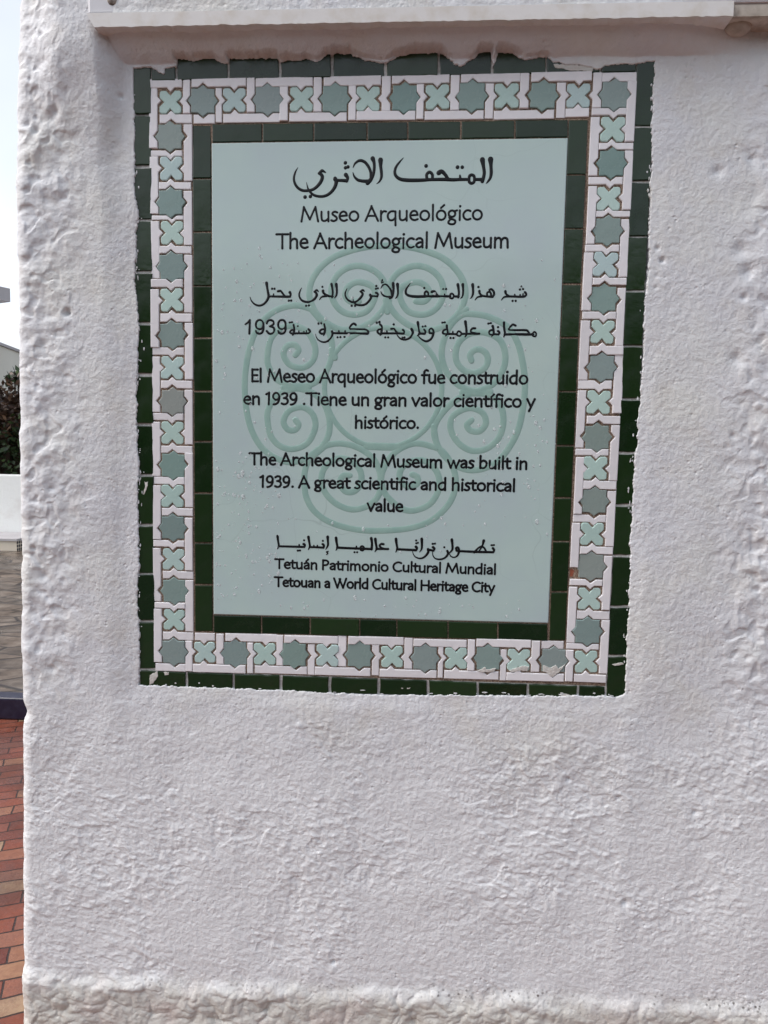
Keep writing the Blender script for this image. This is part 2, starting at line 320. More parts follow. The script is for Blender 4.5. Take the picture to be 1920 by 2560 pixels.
PITS = [(178,784,7,.010),(305,245,5,.006),(150,290,10,.006),(138,305,12,.005),(120,862,9,.004),(1642,622,5,.006),(1654,652,5,.007),(1640,690,4,.004),(1637,720,4,.004),
        (1695,128,7,.008),(835,2400,5,.006),(1560,2252,7,.006),(1735,2028,5,.005),(1420,1946,5,.005),(1545,1990,5,.004),(95,335,9,.005),(72,318,8,.005),(85,1640,6,.003),(155,1670,9,.004),
        (1795,430,10,.004),(1850,625,14,.005),(1870,680,16,.005),(1858,745,6,.004),(1840,900,14,.005),(1880,400,9,.004),(1830,1090,6,.004),(150,1222,8,.003),(105,1370,6,.004),(130,1440,8,.003)]
def wall_height(x, z):
    """outward relief (towards -y) of the plaster face, metres"""
    zz = z-Z0
    h = .0022*fbm(x, z, 4.2, 2, 0)+.0010*fbm(x, z, 11, 2, 2)
    # stiff, lumpy coat left and right of the trowelled strip
    wx = x+.02*fbm(x, z, 6, 2, 4)
    lump = np.maximum(sstep(-.455, -.53, wx), sstep(.50, .60, wx))*sstep(-.62, -.35, zz)
    ln = fbm(x+.01*fbm(x,z,13,1,6), z*1.15, 23, 3, 5, .42)
    ridg = 1-np.abs(fbm(x*1.1, z, 17, 2, 8))*1.6
    h = h+lump*(.0032*np.clip(ln, -.9, .8)+.0009*(ridg-.5)-.0022*sstep(.22,.55,fbm(x,z,33,2,9))+.0011*fbm(x,z,52,2,4)-.0010*np.abs(fbm(x,z,40,1,11)))
    # sandy stipple everywhere outside, finer beside the plaque
    st = fbm(x, z, 95, 2, 1, .6)
    h = h+(.00036*st)*(1-.3*lump)
    # thick wavy coats of paint below
    low = np.maximum(sstep(-.535, -.575, zz+.02*fbm(x, z, 9, 3, 3)), .8*sstep(.44,.56,x)*sstep(-.35,-.6,zz))
    md = .35+.95*sstep(-.35, .40, fbm(x, z, 5.5, 3, 0))   # coats laid on unevenly: flat sweeps between rough ones
    low = low*md
    a = x*.94-z*.34; b = x*.34+z*.94
    wv = fbm(a*1.0, b*1.7, 78, 2, 6, .5); w2 = fbm(a, b*1.6, 40, 2, 3, .5)
    grain = np.maximum(fbm(a, b*1.3, 66, 2, 10, .5), -.1)
    h = h+low*(.00045*np.clip(wv, -.8, .9)+.00040*w2+.0008*fbm(a, b*1.4, 15, 2, 9)+.0010*grain)
    fl = fbm(x, z, 12, 2, 10)                       # places where coats have flaked and been painted over
    fm = sstep(.28, .36, fl)*low
    h = h-fm*(.00060+.0007*np.abs(fbm(x, z, 120, 1, 2)))
    led = fbm(x*.7, z*1.6, 15, 3, 11)                # sagging ledges
    h = h+low*.0009*sstep(-.04, .06, led)*sstep(.05,.45,fbm(x,z,4.3,2,6))*sstep(.0,.3,fbm(x,z,6,1,1)+.15)
    # plinth
    zl = zz+.012*fbm(x, z, 13, 3, 7)-.0205*x+.0124-.012
    pl = sstep(-.994, -1.026, zl)
    h = h*(1-.2*pl)+pl*.0035
    lowm = zz < -.955
    if lowm.any():
        xs, zs2 = x[lowm], z[lowm]
        wx2 = xs+.016*fbm(xs, zs2, 20, 2, 3); wz2 = zs2+.012*fbm(xs, zs2, 22, 2, 8)
        f1 = worley(wx2*27, wz2*36, 3); f2 = worley(wx2*55+7, wz2*66, 5)
        blob = .0088*np.sqrt(np.clip(1-f1**2*1.15, 0, 1))+.0045*np.clip(1-f2**2, 0, 1)-.006
        hh = h[lowm]; hh = hh+pl[lowm]*blob*(.55+.45*sstep(-.3,.3,fbm(xs, zs2, 7, 2, 1)))*sstep(-.990,-1.016,zl[lowm]); h[lowm] = hh
    # raised coat at the left of the plaque, sloping in to the tiles
    h = h+(.0035+.006*sstep(.1,.4,zz))*sstep(-.412, -.450, x+.006*fbm(x, z, 9, 2, 2))*sstep(-.66, -.46, zz)+.027*sstep(.34,.53,zz+.02*fbm(x,z,8,2,5))*sstep(-.400,-.445,x+.008*fbm(x,z,14,2,2))*sstep(-.575,-.50,x)+.002*sstep(-.50,-.60,zz)
    h = h+.004*sstep(.52, .62, x)
    # patch edge running under the plaque
    le = zz+.521+.006*fbm(x, z*0, 14, 3, 4)
    h = h+.0028*sstep(.003, -.004, le)*sstep(-.2,.35,fbm(x, z*0+.7, 7, 2, 2))*sstep(-.47, -.40, x)*sstep(.47, .40, x)*(.6+.4*np.sin(x*23))
    for (u, v, r, dp) in PITS:
        px, pz = P(u, v); q = ((x-px)**2+(z-pz)**2)/(r*.00075)**2
        h = h-dp*np.exp(-q)
    return h

def st_(x, z): return fbm(x, z, 110, 2, 1, .6)
def wall_offset(x, z):
    h = .0084+wall_height(x, z)
    near = (x > -.47) & (x < .47) & (z-Z0 > -.56) & (z-Z0 < .57)
    d = np.full(x.shape, 1.0)
    xs, zs = x[near], z[near]
    dd = signed_dist(xs, zs)
    dd = dd+.0017*fbm(xs, zs, 95, 3, 2, .6)+.0012*fbm(xs, zs, 40, 2, 7)
    d[near] = dd
    lip = .0072+.00035*fbm(x, z, 160, 2, 4)+.0004*fbm(x, z, 30, 2, 6)
    k = sstep(.003, .026, d)*.8+.2*sstep(.0,.006,d); h = lip*(1-k)+h*k
    zz = z-Z0                                        # plaster coved out from the tops of the tiles to the board
    cv = np.clip((zz-.494-.003*fbm(x, z*0, 9, 2, 2))/.036, 0, 1.15)*sstep(-.47,-.40,x)*sstep(.56,.40,x)
    h = np.maximum(h, (.0072+.040*cv**.85+.0007*fbm(x, z*2.5, 26, 3, 4)+.0003*st_(x, z))*(cv > 0)*sstep(-.0004, .004, d))
    k2 = sstep(-.0004, -.0022, d); h = h*(1-k2)+(-.012)*k2
    return h

# ------------------------------------------------------------------ the plastered pillar
def build_pillar():
    step = .00128
    xs = np.arange(-.568, .72, step)
    zlo, zhi = .44, 2.22
    zs = np.concatenate([np.arange(.0, zlo, .02), np.arange(zlo, zhi, step), np.arange(zhi, 2.85, .02)])
    # profile: front face, rounded corner, left return; on the right a long coarse run, then return
    R = .014; prof = []
    cx = -.568
    side = np.arange(.55, R, -.02)
    for yy in side: prof.append((cx-R, yy, -1, 0, 0))
    nA = 18
    for i in range(nA+1):
        a = math.pi/2*i/nA; prof.append((cx-R*math.cos(a), R-R*math.sin(a), -math.cos(a), -math.sin(a), 1))
    for x in xs[1:]: prof.append((x, 0, 0, -1, 1))
    for x in np.arange(.74, 1.3, .02): prof.append((x, 0, 0, -1, 1))
    for yy in np.arange(.02, .56, .04): prof.append((1.3, yy, 1, 0, 0))
    pr = np.array(prof)
    arc = np.concatenate([[0], np.cumsum(np.hypot(np.diff(pr[:,0]), np.diff(pr[:,1])))])
    i0 = np.argmax((pr[:,3] == -1) & (pr[:,0] > cx))
    ux = arc-arc[i0]+pr[i0,0]                        # unrolled coordinate, equals x on the face
    U, Z = np.meshgrid(ux, zs)
    h = wall_offset(U, Z)
    right = pr[:,2] > .5
    h = .0095+(h-.0095)*(1-.72*np.abs(pr[:,2]))[None,:]
    h[:, right] = .0095
    # the arris leans and is worn
    zc = np.array([-1.7,-1.02,-.706,-.571,-.522,-.024,.293,.6,1.4]); xc = np.array([-.613,-.613,-.606,-.601,-.602,-.594,-.589,-.573,-.565])
    lean = np.interp(zs-Z0, zc, xc)-(-.5860)
    lean = lean-.007*np.exp(-((zs-Z0+.548)/.012)**2)*-1 + .0016*fbm(zs*0+.3, zs, 22, 3, 3)
    k = sstep(-.40, -.55, ux); k[right] = 0
    X = pr[None,:,0]+pr[None,:,2]*h+lean[:,None]*k[None,:]
    Y = pr[None,:,1]+pr[None,:,3]*h
    V = np.stack([X, Y, Z], -1).reshape(-1, 3)
    nz, nu = U.shape
    idx = np.arange(nz*nu).reshape(nz, nu)
    F = np.stack([idx[:-1,:-1], idx[:-1,1:], idx[1:,1:], idx[1:,:-1]], -1).reshape(-1, 4)
    me = D.meshes.new('wall_pillar')
    me.vertices.add(len(V)); me.vertices.foreach_set('co', V.ravel().astype(np.float32))
    me.loops.add(F.size); me.loops.foreach_set('vertex_index', F.ravel().astype(np.int32))
    me.polygons.add(len(F)); me.polygons.foreach_set('loop_start', np.arange(0, F.size, 4, dtype=np.int32))
    me.polygons.foreach_set('use_smooth', np.ones(len(F), bool))
    me.update(calc_edges=True); me.validate()
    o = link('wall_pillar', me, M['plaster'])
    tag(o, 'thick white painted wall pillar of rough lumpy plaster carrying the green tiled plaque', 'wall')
    c = MB(); c.box((-.60, .0, 2.83), (1.32, .58, 2.87)); c.box((-.50,.5,0),(1.2,.56,2.83)); c.build('capping', M['plaster'], o)
    return o
build_pillar()

# ------------------------------------------------------------------ tile shapes
def inset(poly, d):
    n = len(poly); out = []
    area = sum(poly[i][0]*poly[(i+1)%n][1]-poly[(i+1)%n][0]*poly[i][1] for i in range(n)); s = 1 if area > 0 else -1
    for i in range(n):
        p0, p1, p2 = poly[i-1], poly[i], poly[(i+1)%n]
        a = (p1[0]-p0[0], p1[1]-p0[1]); b = (p2[0]-p1[0], p2[1]-p1[1])
        la = math.hypot(*a) or 1e-9; lb = math.hypot(*b) or 1e-9
        na = (-a[1]/la*s, a[0]/la*s); nb = (-b[1]/lb*s, b[0]/lb*s)
        k = 1+na[0]*nb[0]+na[1]*nb[1]; k = max(k, .35)
        out.append((p1[0]+d*(na[0]+nb[0])/k, p1[1]+d*(na[1]+nb[1])/k))
    return out
def tile(name, poly, mat, parent, back=.002, front=-.005, bev=.0012, tilt=0.0, copyof=None):
    """one glazed tile: a prism with softened edges. poly in (x, z) of the wall plane, world values"""
    cx = sum(p[0] for p in poly)/len(poly); cz = sum(p[1] for p in poly)/len(poly)
    loc = [(p[0]-cx, p[1]-cz) for p in poly]; n = len(loc)
    area = sum(loc[i][0]*loc[(i+1)%n][1]-loc[(i+1)%n][0]*loc[i][1] for i in range(n))
    if area < 0: loc = loc[::-1]
    tx, tz = random.gauss(0, tilt), random.gauss(0, tilt)
    rings = [(loc, back), (loc, front+bev), (inset(loc, bev*.3), front+bev*.3), (inset(loc, bev), front)]
    vs = []; fs = []
    for r, y in rings: vs += [(p[0], y+(p[0]*tx+p[1]*tz if y < 0 else 0), p[1]) for p in r]
    for k in range(3):
        for i in range(n): j = (i+1) % n; fs.append((k*n+i, k*n+j, (k+1)*n+j, (k+1)*n+i))
    fs.append(tuple(3*n+i for i in range(n)))
    me = D.meshes.new(name); me.from_pydata(vs, [], fs); me.update()
    me.polygons.foreach_set('use_smooth', [False]*len(me.polygons))
    o = link(name, me, mat, parent); o.location = (cx, 0, cz); return o

plaque = empty('tiled_plaque', (0, 0, Z0))
tag(plaque, 'pale green museum plaque with black lettering, framed by star mosaic and dark green tiles', 'plaque')
def child(o): o.matrix_parent_inverse = plaque.matrix_world.inverted() if False else Matrix.Translation((0, 0, -Z0)); return o
def lerp(a, b, t): return (a[0]+(b[0]-a[0])*t, a[1]+(b[1]-a[1])*t)
def rectquad(name, quad, y0, y1, mat, parent):
    b = MB(); b.add([(p[0], y1, p[1]) for p in quad]+[(p[0], y0, p[1]) for p in quad],
                    [(0,1,2,3),(4,7,6,5),(0,4,5,1),(1,5,6,2),(2,6,7,3),(3,7,4,0)])
    return b.build(name, mat, parent)
def rough(poly, amp, seg=.006):
    out = []; n = len(poly)
    for i in range(n):
        a, b = poly[i], poly[(i+1)%n]; k = max(1, int(math.hypot(b[0]-a[0], b[1]-a[1])/seg))
        for j in range(k):
            p = lerp(a, b, j/k); q = amp if j else amp*.6
            out.append((p[0]+random.uniform(-q, q), p[1]+random.uniform(-q, q)))
    return out

# corner points read off the photo: outer border, mosaic band, inner border, slab
Q_out = [P(*p) for p in [(330,138),(1640,122),(1566,1752),(345,1722)]]
Q_bnd = [P(*p) for p in [(378,204),(1592,180),(1514,1716),(388,1677)]]
Q_inn = [P(*p) for p in [(481,309),(1471,296),(1414,1604),(487,1582)]]
Q_pan = [P(*p) for p in [(529,358),(1420,345),(1371,1558),(534,1536)]]

# outer and inner borders of green tiles: joints read along each side (photo pixels)
outer_border = child(rectquad('outer_border', [Q_out[3],Q_out[2],Q_out[1],Q_out[0]], .006, -.0022, M['joint'], plaque))
inner_bed = [lerp(a, b, .0) for a, b in zip(Q_inn, Q_pan)]
def border(quad_o, quad_i, joints, parent, gap, axis, m_a, m_b, rough_amp):
    """quad_o/quad_i two px end points of the outer / inner line of one side"""
    lo0, lo1 = quad_o; li0, li1 = quad_i
    def pt(l0, l1, s): i = 0 if axis == 'x' else 1; t = (s-l0[i])/(l1[i]-l0[i]); return (l0[0]+(l1[0]-l0[0])*t, l0[1]+(l1[1]-l0[1])*t)
    for a, b in zip(joints[:-1], joints[1:]):
        g = gap*random.uniform(.7, 1.3)
        q = [pt(lo0, lo1, a+g), pt(lo0, lo1, b-g), pt(li0, li1, b-g), pt(li0, li1, a+g)]
        q = [P(*p) for p in q]
        q = inset(q, .0004)
        q = rough(q, rough_amp, .010)
        t = tile('green_tile', q, M['green'], parent, .004, -.0052+random.uniform(-.0005,.0005), .0011, .013)
        t.matrix_parent_inverse = Matrix.Identity(4)
def fix(parent):
    for c in parent.children: c.matrix_parent_inverse = Matrix.Translation((0, 0, 0))
border([(330,138),(1640,122)], [(378,203),(1592,179)], [377,441,570,699,830,964,1097,1230,1366,1502,1592], outer_border, 2.3, 'x', 0, 0, .0008)
border([(345,1722),(1566,1752)], [(388,1678),(1514,1717)], [347,466,583,702,824.5,947,1070,1194.6,1320,1446,1515], outer_border, 2.4, 'x', 0, 0, .0008)
border([(331,150),(345,1722)], [(377,150),(388,1722)], [156,287,416,550,680,809,937,1061.5,1189,1313,1435,1552.5,1674], outer_border, 2.6, 'y', 0, 0, .0009)
border([(1640,142),(1566,1752)], [(1593,142),(1515,1752)], [142,316,454,591,728,865,998,1132,1263.5,1390,1517,1640,1752], outer_border, 2.4, 'y', 0, 0, .0008)

mosaic = child(rectquad('mosaic_border', [Q_bnd[3],Q_bnd[2],Q_bnd[1],Q_bnd[0]], .003, -.0028, M['grout'], plaque))
inner_border = child(rectquad('inner_border', [Q_inn[3],Q_inn[2],Q_inn[1],Q_inn[0]], .002, -.0034, M['grout'], plaque))
border([(481,311),(1471,298)], [(529,356),(1420,343)], [529,656,784,918,1019,1152,1287,1421], inner_border, 1.0, 'x', 0, 0, .0003)
border([(487,1581),(1414,1603)], [(534,1538),(1371,1560)], [533,653,775,899,992,1120,1244.5,1370], inner_border, 1.0, 'x', 0, 0, .0003)
border([(481,309),(487,1582)], [(527,309),(532,1582)], [311,447,580,715,845,978,1104,1233,1357,1462,1580], inner_border, 1.0, 'y', 0, 0, .0003)
border([(1471,296),(1414,1604)], [(1422,296),(1373,1604)], [298,437,572,710,844,979,1114,1245,1354,1480,1602], inner_border, 1.0, 'y', 0, 0, .0003)

# --- the star mosaic: positions of the pieces along the four sides (photo pixels / .864)
F_ = 1920/1659
tx = [368,438,506,578,651,724,796,872,944,1020,1095,1173,1250,1327]
bx = [375,441,508,572,638,705,777,845,920,984,1053,1120,1195,1266]
ly = [218,295,365,437,503,575,648,724,795,866,935,1004,1073,1142,1208,1276,1340,1408]
ry = [203,278,352,427,499,572,645,718,795,870,943,1012,1085,1155,1225,1292,1365,1430]
def cline(a, b, arr, ax):
    out = []
    for s in arr:
        t = (s-a[ax])/(b[ax]-a[ax]); out.append(P((a[0]+(b[0]-a[0])*t)*F_, (a[1]+(b[1]-a[1])*t)*F_))
    return out
cTL, cTR, cBL, cBR = (368,219), (1327,204), (375,1408), (1267,1430)
sides = {'top': cline(cTL, cTR, tx, 0), 'bottom': cline(cBL, cBR, bx, 0), 'left': cline(cTL, cBL, ly, 1), 'right': cline(cTR, cBR, ry, 1)}
A_ = .0184                       # half width of the pieces' square
DEP = .42
def star_poly(a, rot):
    pts = []
    for i in range(16):
        r = a*math.sqrt(2)*(1.0 if i % 2 == 0 else .765); t = math.pi/8*i+rot
        if i % 4 == 0: r *= .925
        pts.append((r*math.cos(t), r*math.sin(t)))
    return pts
def cross_poly(a):
    d = DEP*a; k = .40*a; e = a*.10; out = []
    for s in range(4):
        c_, s_ = math.cos(s*math.pi/2), math.sin(s*math.pi/2)
        for x, y in [(a-e*.4, -a+e), (a, -a+e*2), (a, -k), (a-d, 0), (a, k), (a, a-2*e), (a-e*.4, a-e), (a-e, a-e*.4), (a-2*e, a)][1:8]:
            out.append((x*c_-y*s_, x*s_+y*c_))
    return out
def jit(v, s=.0008): return v+random.gauss(0, s)
def put(name, poly, c, mat, rot=0, front=-.0052, tilt=.016):
    poly = [(p[0]*math.cos(rot)-p[1]*math.sin(rot)+c[0], p[0]*math.sin(rot)+p[1]*math.cos(rot)+c[1]) for p in poly]
    return tile(name, poly, mat, mosaic, .0, front+random.uniform(-.0007, .0007), .0012, tilt)
done = set()
star_done = {}
for sname, pts in sides.items():
    n = len(pts)
    for i, c in enumerate(pts):
        if sname in ('left', 'right') and i in (0, n-1): continue
        star = (i % 2 == 1) if sname in ('top', 'left') else (i % 2 == 0)
        if sname == 'right': star = (i % 2 == 0)
        q = (jit(c[0]), jit(c[1]))
        if star: put('star_tile', star_poly(A_*1.0*random.uniform(.97, 1.03), random.gauss(0, .02)), q, M['star'])
        else: put('cross_tile', cross_poly(A_*.97*random.uniform(.97, 1.02)), q, M['cross'], random.gauss(0, .02))
        del q
W_ = .0134                       # width of the white strips
GAP = .0015
def strip_along(sname, pts, i_from, i_to, side, star_of, s0, s1, name):
    """strip lying along a side, facing pieces i_from..i_to. side=+1 outer / -1 inner"""
    hor = sname in ('top', 'bottom')
    out_dir = {'top': (0,1), 'bottom': (0,-1), 'left': (-1,0), 'right': (1,0)}[sname]
    o = (out_dir[0]*side, out_dir[1]*side)
    a = A_+GAP
    ax = 0 if hor else 1
    sg = 1 if s1 > s0 else -1
    e0, e1 = s0+sg*GAP*.6, s1-sg*GAP*.6
    def line(s):                                    # centre line of the pieces, interpolated
        cs = [p[ax] for p in pts]; os_ = [p[1-ax] for p in pts]
        if cs[0] > cs[-1]: return float(np.interp(-s, [-v for v in cs], os_))
        return float(np.interp(s, cs, os_))
    def pt(s, off):
        base = line(s); return (s, base+o[1]*off) if hor else (base+o[0]*off, s)
    near = []
    near.append((e0, a))
    for i in range(i_from, i_to+1):
        c = pts[i][ax]; k = DEP*A_*.95
        if c-k*1.02 < min(e0, e1) or c+k*1.02 > max(e0, e1): continue
        d = (DEP*A_*.84 if star_of(i) else -DEP*A_*.80)
        kk = k*(1.08 if star_of(i) else .85)
        near += [(c-sg*kk, a), (c, a+d), (c+sg*kk, a)]
    near.append((e1, a))
    w = W_+random.gauss(0, .0004)
    poly = [pt(s, off) for s, off in near]+[pt(e1, a+w), pt(e0, a+w)]
    dx, dz = random.gauss(0, .0006), random.gauss(0, .0006)
    poly = [(p[0]+dx, p[1]+dz) for p in poly]
    return tile(name, poly, M['white'], mosaic, .0, -.0054+random.uniform(-.0008, .0008), .0012, .012)
def build_strips():
    for sname, pts in sides.items():
        hor = sname in ('top', 'bottom'); ax = 0 if hor else 1; n = len(pts)
        star_of = (lambda i: i % 2 == 1) if sname in ('top', 'left') else (lambda i: i % 2 == 0)
        out_dir = {'top': (0,1), 'bottom': (0,-1), 'left': (-1,0), 'right': (1,0)}[sname]
        sg = 1 if pts[-1][ax] > pts[0][ax] else -1
        a = A_+GAP; mids = []; hw = []
        for i in range(n-1):
            c0, c1 = pts[i], pts[i+1]; mid = (c0[ax]+c1[ax])/2; gapw = abs(c1[ax]-c0[ax])-2*A_
            w = min(W_, gapw-2*GAP); mids.append(mid); hw.append(w/2)
            outer = (i % 2 == 0) if hor else (i % 2 == 1)
            # piece set across the band between two neighbours
            base = (c0[1-ax]+c1[1-ax])/2
            lo, hi = (-A_-GAP*.2, A_+W_+GAP*.6) if outer else (-A_-W_-GAP*.6, A_+GAP*.2)
            def pt(s, off): return (s, base+out_dir[1]*off) if hor else (base+out_dir[0]*off, s)
            def edge(j, sgn):
                """the flank facing piece j"""
                d = -DEP*A_*.80 if star_of(j) else DEP*A_*.72; k = DEP*A_*(1.05 if star_of(j) else .82)
                s = mid+sgn*w/2; off = pts[j][1-ax]-base; off *= (out_dir[1] if hor else out_dir[0])
                return [(s, off-k), (s+sgn*d, off), (s, off+k)]
            f0 = edge(i, -sg); f1 = edge(i+1, sg)
            poly = [pt(mid-sg*w/2, lo)]+[pt(*q) for q in f0]+[pt(mid-sg*w/2, hi), pt(mid+sg*w/2, hi)]+[pt(*q) for q in f1[::-1]]+[pt(mid+sg*w/2, lo)]
            dx, dz = random.gauss(0, .0006), random.gauss(0, .0006)
            poly = [(p[0]+dx, p[1]+dz) for p in poly]
            tile('spacer_strip', poly, M['white'], mosaic, .0, -.0054+random.uniform(-.0008, .0008), .0012, .014)
        first, last = pts[0][ax], pts[-1][ax]
        far0 = first-sg*(A_+W_+GAP*1.2); far1 = last+sg*(A_+W_+GAP*1.2)
        for side in (1, -1):
            odd = ((side == 1) != hor)                # which spacers this line of strips runs between
            ks = [k for k in range(n-1) if k % 2 == (1 if odd else 0)]
            stops = []
            if side == 1:
                s_first = far0 if hor else first-sg*(A_+GAP)
                s_last = far1 if hor else last+sg*(A_+GAP)
            else:
                s_first = first+sg*(A_+W_+GAP*2.2); s_last = last-sg*(A_+W_+GAP*2.2)
                if not hor: s_first = None
            segs = []; prev = s_first
            for kk in ks:
                l0, l1 = mids[kk]-sg*(hw[kk]+GAP*.5), mids[kk]+sg*(hw[kk]+GAP*.5)
                if prev is not None: segs.append((prev, l0))
                prev = l1
            if not (side == -1 and not hor): segs.append((prev, s_last))
            for s0, s1 in segs:
                if (s1-s0)*sg < .012: continue
                lo, hi = min(s0, s1), max(s0, s1)
                ids = [i for i in range(n) if lo-.004 < pts[i][ax] < hi+.004]
                if not ids: ids = [0]
                chip = sname == 'right' and side == -1 and len(ids) == 2 and ids[-1] == 14
                if chip: s1c = s1+.017
                t = strip_along(sname, pts, ids[0], ids[-1], side, star_of, s0, (s1c if chip else s1), 'edge_strip')
                if chip:
                    x = pts[14][0]-A_-GAP; q = [(x-W_, s1+.002), (x-.001, s1+.001), (x, s1+.008), (x-.004, s1+.013), (x-W_*.7, s1+.016), (x-W_, s1+.014)]
                    b = tile('exposed_clay', q, M['clay'], mosaic, 0, -.0028, .0012, .03)
                    b['label'] = 'red clay body showing where the white glaze broke off'
build_strips()

# ------------------------------------------------------------------ the slab
def panel_mesh():
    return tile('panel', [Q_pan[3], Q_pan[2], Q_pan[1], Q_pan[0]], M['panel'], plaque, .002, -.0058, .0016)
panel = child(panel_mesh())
YP = -.0058
PX, PZ = panel.location.x, panel.location.z
def catmull(pts, sub=6, closed=False):
    n = len(pts); out = []
    rng = range(n if closed else n-1)
    g = (lambda i: pts[i % n]) if closed else (lambda i: pts[min(max(i, 0), n-1)])
    for i in rng:
        p0, p1, p2, p3 = (np.array(g(j), float) for j in (i-1, i, i+1, i+2))
        for k in range(sub):
            t = k/sub; out.append(.5*((2*p1)+(-p0+p2)*t+(2*p0-5*p1+4*p2-p3)*t*t+(-p0+3*p1-3*p2+p3)*t*t*t))
    if not closed: out.append(np.array(pts[-1], float))
    return out
NS = 7
def sweep(mb, pts, rise, closed=False, ridge=.0):
    """ribbon with a rounded top lying on the slab; pts: (x, z, halfwidth) in metres"""
    P_ = [np.array(p, float) for p in pts]
    q = [P_[0]]
    for p in P_[1:]:
        if np.hypot(*(p[:2]-q[-1][:2])) > 1e-5: q.append(p)
    P_ = q; n = len(P_)
    if n < 2: return
    T = []
    for i in range(n):
        a = P_[i-1] if (i > 0 or closed) else P_[i]; b = P_[(i+1) % n] if (i < n-1 or closed) else P_[i]
        t = b[:2]-a[:2]; T.append(t/(np.hypot(*t) or 1e-9))
    prof = [(math.cos(math.pi*k/(NS-1)), math.sin(math.pi*k/(NS-1))) for k in range(NS)]
    rings = []
    def ring(c, t, hw):
        nrm = np.array([-t[1], t[0]])
        return [(c[0]+nrm[0]*cx*hw, YP+.0003-rise*cy_*min(1, hw/(.0012)), c[1]+nrm[1]*cx*hw) for cx, cy_ in prof]
    if not closed:
        for s in (90, 60, 30):
            a = math.radians(s); rings.append(ring(P_[0][:2]-T[0]*P_[0][2]*math.sin(a), T[0], max(P_[0][2]*math.cos(a), 1e-5)))
    for p, t in zip(P_, T): rings.append(ring(p[:2], t, p[2]))
    if not closed:
        for s in (30, 60, 90):
            a = math.radians(s); rings.append(ring(P_[-1][:2]+T[-1]*P_[-1][2]*math.sin(a), T[-1], max(P_[-1][2]*math.cos(a), 1e-5)))
    vs = [v for r in rings for v in r]; fs = []; R = len(rings)
    for i in range(R if closed else R-1):
        j = (i+1) % R
        for k in range(NS-1): fs.append((i*NS+k, i*NS+k+1, j*NS+k+1, j*NS+k))
    mb.add(vs, fs)
def dot(mb, c, r, rise):
    vs = []; fs = []; n = 12
    for s in (0, 35, 65):
        a = math.radians(s)
        vs += [(c[0]+r*math.cos(a)*math.cos(2*math.pi*i/n), YP+.0003-rise*math.sin(a), c[1]+r*math.cos(a)*math.sin(2*math.pi*i/n)) for i in range(n)]
    vs.append((c[0], YP+.0003-rise, c[1]))
    for k in range(2):
        for i in range(n): j = (i+1) % n; fs.append((k*n+i, k*n+j, (k+1)*n+j, (k+1)*n+i))
    for i in range(n): fs.append((2*n+i, 2*n+(i+1) % n, 3*n))
    mb.add(vs, fs)
def finish(mb, name, mat):
    o = mb.build(name, mat, panel, True, (PX, 0, PZ)); o.matrix_parent_inverse = Matrix.Identity(4); return o
RISE = .0009
PXM = (P(1000, 900)[0]-P(900, 900)[0])/100            # metres per photo pixel, about

# --- Arabic lettering, traced by hand as pen strokes: (x, y, pen width) in enlarged photo pixels
def arab(name, parts):
    mb = MB()
    for (ox, oy, s), strokes in parts:
        for st in strokes:
            if len(st) == 3 and not isinstance(st[0], tuple):
                dot(mb, P(ox+st[0]*s, oy+st[1]*s), st[2]*s*PXM*1.10, RISE); continue
            closed = False
            if st[0] == 'c': closed = True; st = st[1:]
            pts = [(*P(ox+x*s, oy+y*s), max(wd*s*PXM/2*1.16, .0006)) for x, y, wd in st]
            sweep(mb, catmull(pts, 6, closed), RISE, closed)
    return finish(mb, name, M['ink'])
S1 = .16275; S2 = .17480
arab('inscription', [((720,380,S1), [
 [(155,240,10),(115,310,26),(92,400,34),(105,480,38),(150,550,40),(220,592,42),(300,596,42),(380,580,44),(450,530,48),(505,460,52),(528,395,52),(515,355,50),(480,330,42)],
 [(478,332,38),(505,305,44),(530,292,44),(578,318,20)],
 [(725,412,58),(742,470,56),(710,560,50),(640,640,46),(560,680,42),(480,685,40),(400,665,38),(340,615,34),(305,555,24),(286,470,10)],
 [(728,425,62),(760,438,46),(830,440,46),(900,445,50)],[(902,448,46),(916,400,46),(890,355,62)],
 (882,170,29),(883,245,28),(922,232,28),(263,695,30),(345,685,29),
 [(1000,245,12),(1030,180,30),(1100,135,42),(1175,155,44),(1235,225,42),(1270,310,42),(1275,390,44)],
 [(1302,105,66),(1322,165,46),(1325,260,44),(1308,350,48),(1268,430,58),(1225,478,62)],
 [(998,318,14),(1020,380,30),(1070,430,42),(1140,448,46),(1230,455,56)],
 [(1422,130,74),(1424,220,48),(1435,310,44),(1435,390,40),(1405,455,28),(1362,492,12)]]),
 ((970,380,S1), [
 [(238,92,10),(175,160,28),(120,240,38),(105,320,42),(130,380,46),(190,420,50),(280,435,54),(400,438,54),(540,435,50),(640,428,46),(760,425,48),(900,425,52),(1000,430,50),(1100,425,46),(1230,425,44)],
 [(600,425,44),(594,350,44),(638,312,44),(680,350,44),(682,420,44)],(585,217,30),
 [(782,322,70),(825,302,58),(878,350,50),(920,412,44)],[(1104,362,24),(1110,420,50)],(1068,237,31),(1140,237,29),
 ['c',(1245,425,40),(1250,375,44),(1285,355,44),(1320,375,44),(1326,425,40),(1318,465,44),(1282,485,44),(1250,465,44)],
 [(1335,425,44),(1450,425,50)],[(1450,125,74),(1465,220,50),(1478,320,48),(1465,400,50),(1448,450,56)],
 [(1575,120,80),(1580,210,50),(1585,320,48),(1570,400,42),(1535,455,30),(1505,488,12)]])])
